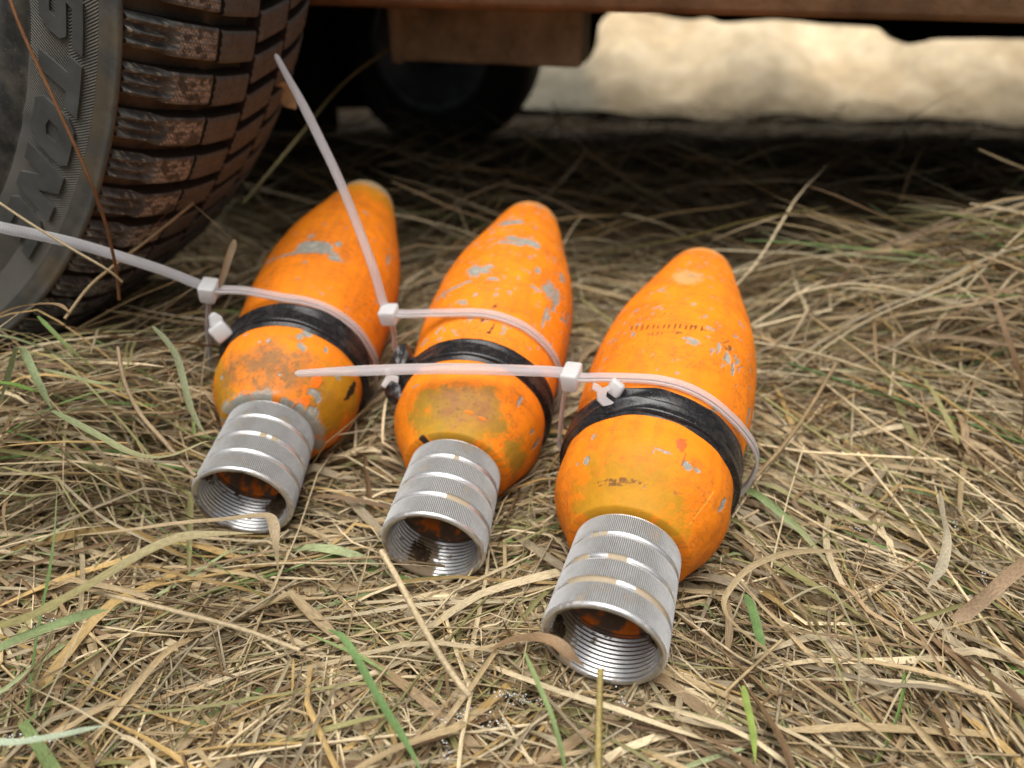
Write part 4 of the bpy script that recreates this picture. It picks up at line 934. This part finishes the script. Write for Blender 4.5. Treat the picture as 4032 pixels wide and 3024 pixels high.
hero('bent_grass_blade', 'blade', 'thin tan blade arching up beside the tyre and folding down behind the leftmost cable tie', [(480, 1020, .43), (600, 900, .445), (700, 800, .455), (740, 795, .455), (800, 840, .45), (870, 905, .445), (922, 955, .44), (915, 985, .44)], .0015, TAN, False, (.4, .9))
hero('bent_grass_blade', 'blade', 'wide twisted brown leaf hanging down to the leftmost tie head', [(925, 945, .440), (905, 1000, .439), (885, 1060, .438), (868, 1110, .437), (860, 1140, .436)], .0040, (.34, .26, .17), False, (.9, 1.5))
hero('straw_stalk', 'stalk', 'thick tan stalk slanting up to the right across the foot of the tyre', [(255, 1255, .40), (350, 1130, .41), (450, 1045, .42), (600, 930, .435), (760, 800, .455)], .0017, TAN, True)
hero('bent_grass_blade', 'blade', 'broad arched tan leaf at the left edge below the tyre', [(-40, 1260, .40), (60, 1215, .40), (150, 1200, .40), (230, 1203, .40), (280, 1235, .40)], .0040, (.42, .30, .17), False, (.5, .2))
hero('green_grass_blade', 'blade', 'bright green blade slanting down to the right at the left below the tyre', [(148, 1245, .395), (200, 1300, .39), (270, 1370, .39), (340, 1430, .395), (410, 1480, .40)], .0027, GRN, False, (.3, .1), col2=(.30, .30, .13))
hero('green_grass_blade', 'blade', 'folded light green blade pointing down near the left edge', [(10, 1560, .385), (45, 1450, .375), (72, 1372, .37), (100, 1400, .37), (140, 1490, .365), (180, 1570, .365), (204, 1612, .365)], .0040, GRN2, False, (.3, .6))
hero('green_grass_blade', 'blade', 'deep green blade running in from the left edge', [(-50, 1505, .375), (50, 1515, .375), (130, 1540, .375), (175, 1555, .38)], .0034, (.15, .26, .06), False, (.2, .3))
hero('green_grass_blade', 'blade', 'long grey-green blade lying towards the collar of the leftmost shell', [(205, 1618, .362), (290, 1665, .355), (400, 1725, .350), (500, 1780, .345), (600, 1805, .345), (700, 1790, .350), (800, 1745, .355), (850, 1735, .36)], .0042, (.23, .29, .15), False, (.2, .4), col2=(.40, .34, .20))
hero('green_grass_blade', 'blade', 'grey-green drooping blade left of the leftmost shell', [(600, 1285, .41), (650, 1340, .40), (695, 1410, .395), (720, 1500, .385), (745, 1600, .375), (790, 1690, .372), (840, 1730, .37)], .0038, (.27, .30, .18), False, (.3, .8))
hero('green_grass_blade', 'blade', 'grey-green blade slanting up left of the leftmost collar', [(155, 1452, .375), (260, 1480, .372), (380, 1510, .372), (470, 1512, .375)], .0032, (.30, .33, .17), False, (.3, .1))
hero('straw_stalk', 'stalk', 'long jointed brown stalk running down to the leftmost collar', [(465, 1370, .395), (480, 1460, .385), (505, 1540, .375), (560, 1640, .365), (640, 1730, .358), (700, 1800, .352), (770, 1875, .348)], .0021, (.36, .27, .17), True)
hero('bent_grass_blade', 'blade', 'wide pale leaf folded over in front of the leftmost collar mouth', [(300, 2110, .315), (480, 2095, .312), (700, 2065, .310), (880, 2050, .308), (1000, 2036, .307), (1058, 2038, .306), (1078, 2075, .304), (1086, 2150, .302), (1096, 2250, .303)], .0044, (.46, .36, .23), False, (.5, .1), 60)
hero('bent_grass_blade', 'blade', 'olive-green arched blade sweeping in from the lower left edge', [(-60, 2480, .290), (100, 2440, .288), (260, 2360, .287), (420, 2270, .288), (560, 2185, .292), (700, 2125, .298), (850, 2105, .303), (1000, 2100, .308)], .0058, OLV, False, (.1, .1), 50, (.42, .36, .22))
hero('green_grass_blade', 'blade', 'dusty green blade with white flecks at the lower left edge', [(-60, 2590, .288), (60, 2530, .286), (200, 2475, .285), (330, 2430, .287), (430, 2400, .290)], .0062, (.22, .29, .14), False, (.1, .2))
hero('green_grass_blade', 'blade', 'frosted pale green blade in the bottom left corner', [(-60, 2920, .276), (60, 2925, .273), (200, 2905, .272), (320, 2880, .273), (420, 2855, .275)], .0030, (.42, .50, .38), False, (.1, .3))
hero('green_grass_blade', 'blade', 'fresh green blade running down to the bottom edge left of centre', [(1290, 2480, .286), (1345, 2510, .280), (1400, 2590, .274), (1460, 2700, .270), (1530, 2820, .267), (1600, 2930, .265), (1670, 3060, .262)], .0034, (.19, .32, .12), False, (.5, .3))
hero('green_grass_blade', 'blade', 'narrow green blade below the middle of the bottom edge', [(2065, 2570, .283), (2120, 2700, .277), (2170, 2820, .272), (2210, 2960, .268), (2230, 3060, .265)], .0022, (.25, .34, .14), False, (.3, .5))
hero('straw_stalk', 'stalk', 'upright yellow stalk cut off in front of the rightmost collar', [(2356, 3060, .262), (2357, 2900, .268), (2360, 2750, .275), (2364, 2632, .279)], .0026, (.42, .33, .12), True)
hero('bent_grass_blade', 'blade', 'brown curled leaf resting on the lip of the rightmost collar', [(1930, 2560, .290), (2020, 2525, .288), (2110, 2515, .284), (2180, 2530, .281), (2240, 2575, .279), (2300, 2625, .280)], .0052, (.30, .20, .115), False, (.5, -.2))
hero('straw_stalk', 'stalk', 'long pale stalk bending down from the middle collar to the bottom edge', [(1500, 2170, .315), (1560, 2270, .308), (1640, 2420, .297), (1720, 2560, .287), (1800, 2680, .280), (1850, 2740, .277)], .0026, PALE_, True)
hero('straw_stalk', 'stalk', 'cream stalk lying across the lower left of the middle', [(370, 2330, .293), (560, 2375, .290), (760, 2425, .289), (960, 2480, .288), (1180, 2560, .287)], .0018, PALE_, True)
hero('straw_stalk', 'stalk', 'pale stalk pointing from the rightmost shell to the right edge', [(2905, 1337, .50), (3200, 1390, .49), (3500, 1480, .48), (3800, 1560, .47), (4100, 1640, .46)], .0019, PALE_, True)
hero('straw_stalk', 'stalk', 'thick brown stalk slanting down to the right loop of the rightmost cable tie', [(3290, 1435, .47), (3180, 1620, .44), (3080, 1760, .415), (2960, 1895, .392)], .0024, (.34, .25, .14), True)
hero('bent_grass_blade', 'blade', 'folded tan leaf making an angular loop right of the rightmost collar', [(3330, 2170, .345), (3120, 2175, .340), (2960, 2230, .333), (2865, 2330, .325), (2850, 2400, .320), (2900, 2470, .315), (3040, 2580, .308), (3250, 2740, .298), (3480, 2900, .288), (3650, 3040, .28)], .0027, (.40, .31, .18), False, (.7, .3), 70)
hero('bent_grass_blade', 'blade', 'curled pale blade in a hook over the straw at the lower right', [(3080, 2380, .318), (3200, 2320, .320), (3270, 2320, .318), (3320, 2400, .312), (3370, 2520, .305), (3380, 2650, .298), (3370, 2800, .290)], .0022, (.46, .42, .28), False, (.5, .9))
hero('bent_grass_blade', 'blade', 'broad brown leaf curving in from the right edge', [(4080, 2190, .335), (3980, 2260, .328), (3880, 2350, .322), (3790, 2420, .318), (3740, 2430, .318)], .0058, (.30, .21, .13), False, (.4, .7))
hero('bent_grass_blade', 'blade', 'upright twisted pale leaf over the straw near the right edge', [(3700, 1930, .37), (3705, 2020, .362), (3725, 2120, .355), (3705, 2230, .347), (3650, 2320, .34)], .0050, (.42, .37, .27), False, (.9, .2))
hero('green_grass_blade', 'blade', 'short green blade standing right of the rightmost collar', [(2935, 2340, .33), (2965, 2420, .322), (2985, 2500, .316), (3010, 2570, .312)], .0046, (.14, .24, .08), False, (.3, .3))
hero('green_grass_blade', 'blade', 'yellow-green blade pointing down below the rightmost collar', [(2925, 2700, .292), (2940, 2780, .288), (2960, 2870, .284), (2975, 3010, .278)], .0030, (.28, .38, .08), False, (.2, .3))
hero('bent_grass_blade', 'blade', 'yellow blurred blade in the shade behind the rightmost shell', [(2900, 1085, .66), (3050, 1060, .67), (3250, 1030, .68), (3480, 985, .69)], .0050, (.48, .36, .12), False, (.3, .3))
hero('straw_stalk', 'stalk', 'long blurred stalk rising into the shade behind the upright tie tail', [(960, 800, .62), (1160, 560, .64), (1350, 330, .68), (1560, 170, .72)], .0026, (.33, .28, .13), True)
hero('dead_leaf', 'leaf', 'small pale crumpled leaf caught behind the upright tie tail', [(1075, 345, .50), (1110, 360, .505), (1140, 395, .51), (1165, 430, .515)], .0120, (.50, .42, .26), False, (.8, 1.3), 16)
# frost on some of the nearest straw
def frost():
    rs = np.random.RandomState(5); Vs, Fs = [], []; n0 = 0
    tet = np.array([[0, 0, 1], [.94, 0, -.33], [-.47, .82, -.33], [-.47, -.82, -.33]]); tf = np.array([[0, 1, 2], [0, 2, 3], [0, 3, 1], [1, 3, 2]])
    spots = [(1990, 2735, 60, 12, 70), (2060, 2760, 40, 20, 60), (1820, 2790, 25, 60, 60), (1740, 2830, 35, 20, 40), (1950, 2860, 60, 40, 60), (2450, 2770, 35, 50, 70), (2140, 2770, 30, 15, 30), (1760, 2940, 20, 50, 40), (1880, 2640, 30, 50, 30),
             (3330, 1990, 45, 40, 60), (3390, 2080, 30, 10, 25), (3760, 2050, 25, 50, 40), (3870, 2265, 20, 20, 30), (3560, 2350, 10, 25, 20), (190, 2450, 60, 20, 50), (130, 2905, 110, 14, 90), (3150, 1720, 30, 20, 15)]
    for px, py, sx, sy, n in spots:
        for _ in range(n // 2):
            x, y = px + rs.randn() * sx * .6, py + rs.randn() * sy * .6
            p = on_z(x, y, .009 + rs.rand() * .004); r = .00022 + .0004 * rs.rand() ** 2
            A = np.linalg.qr(rs.randn(3, 3))[0]; Vs.append(tet @ A * r + p); Fs.append(tf + n0); n0 += 4
    return npmesh('frost', np.vstack(Vs), np.vstack(Fs), False)
link('frost', frost(), M_FROST, kind='stuff', label='tiny white frost crystals on the nearest straw', category='frost')
print('tris', sum(len(o.data.polygons) * 2 for o in scene.objects if o.type == 'MESH'))
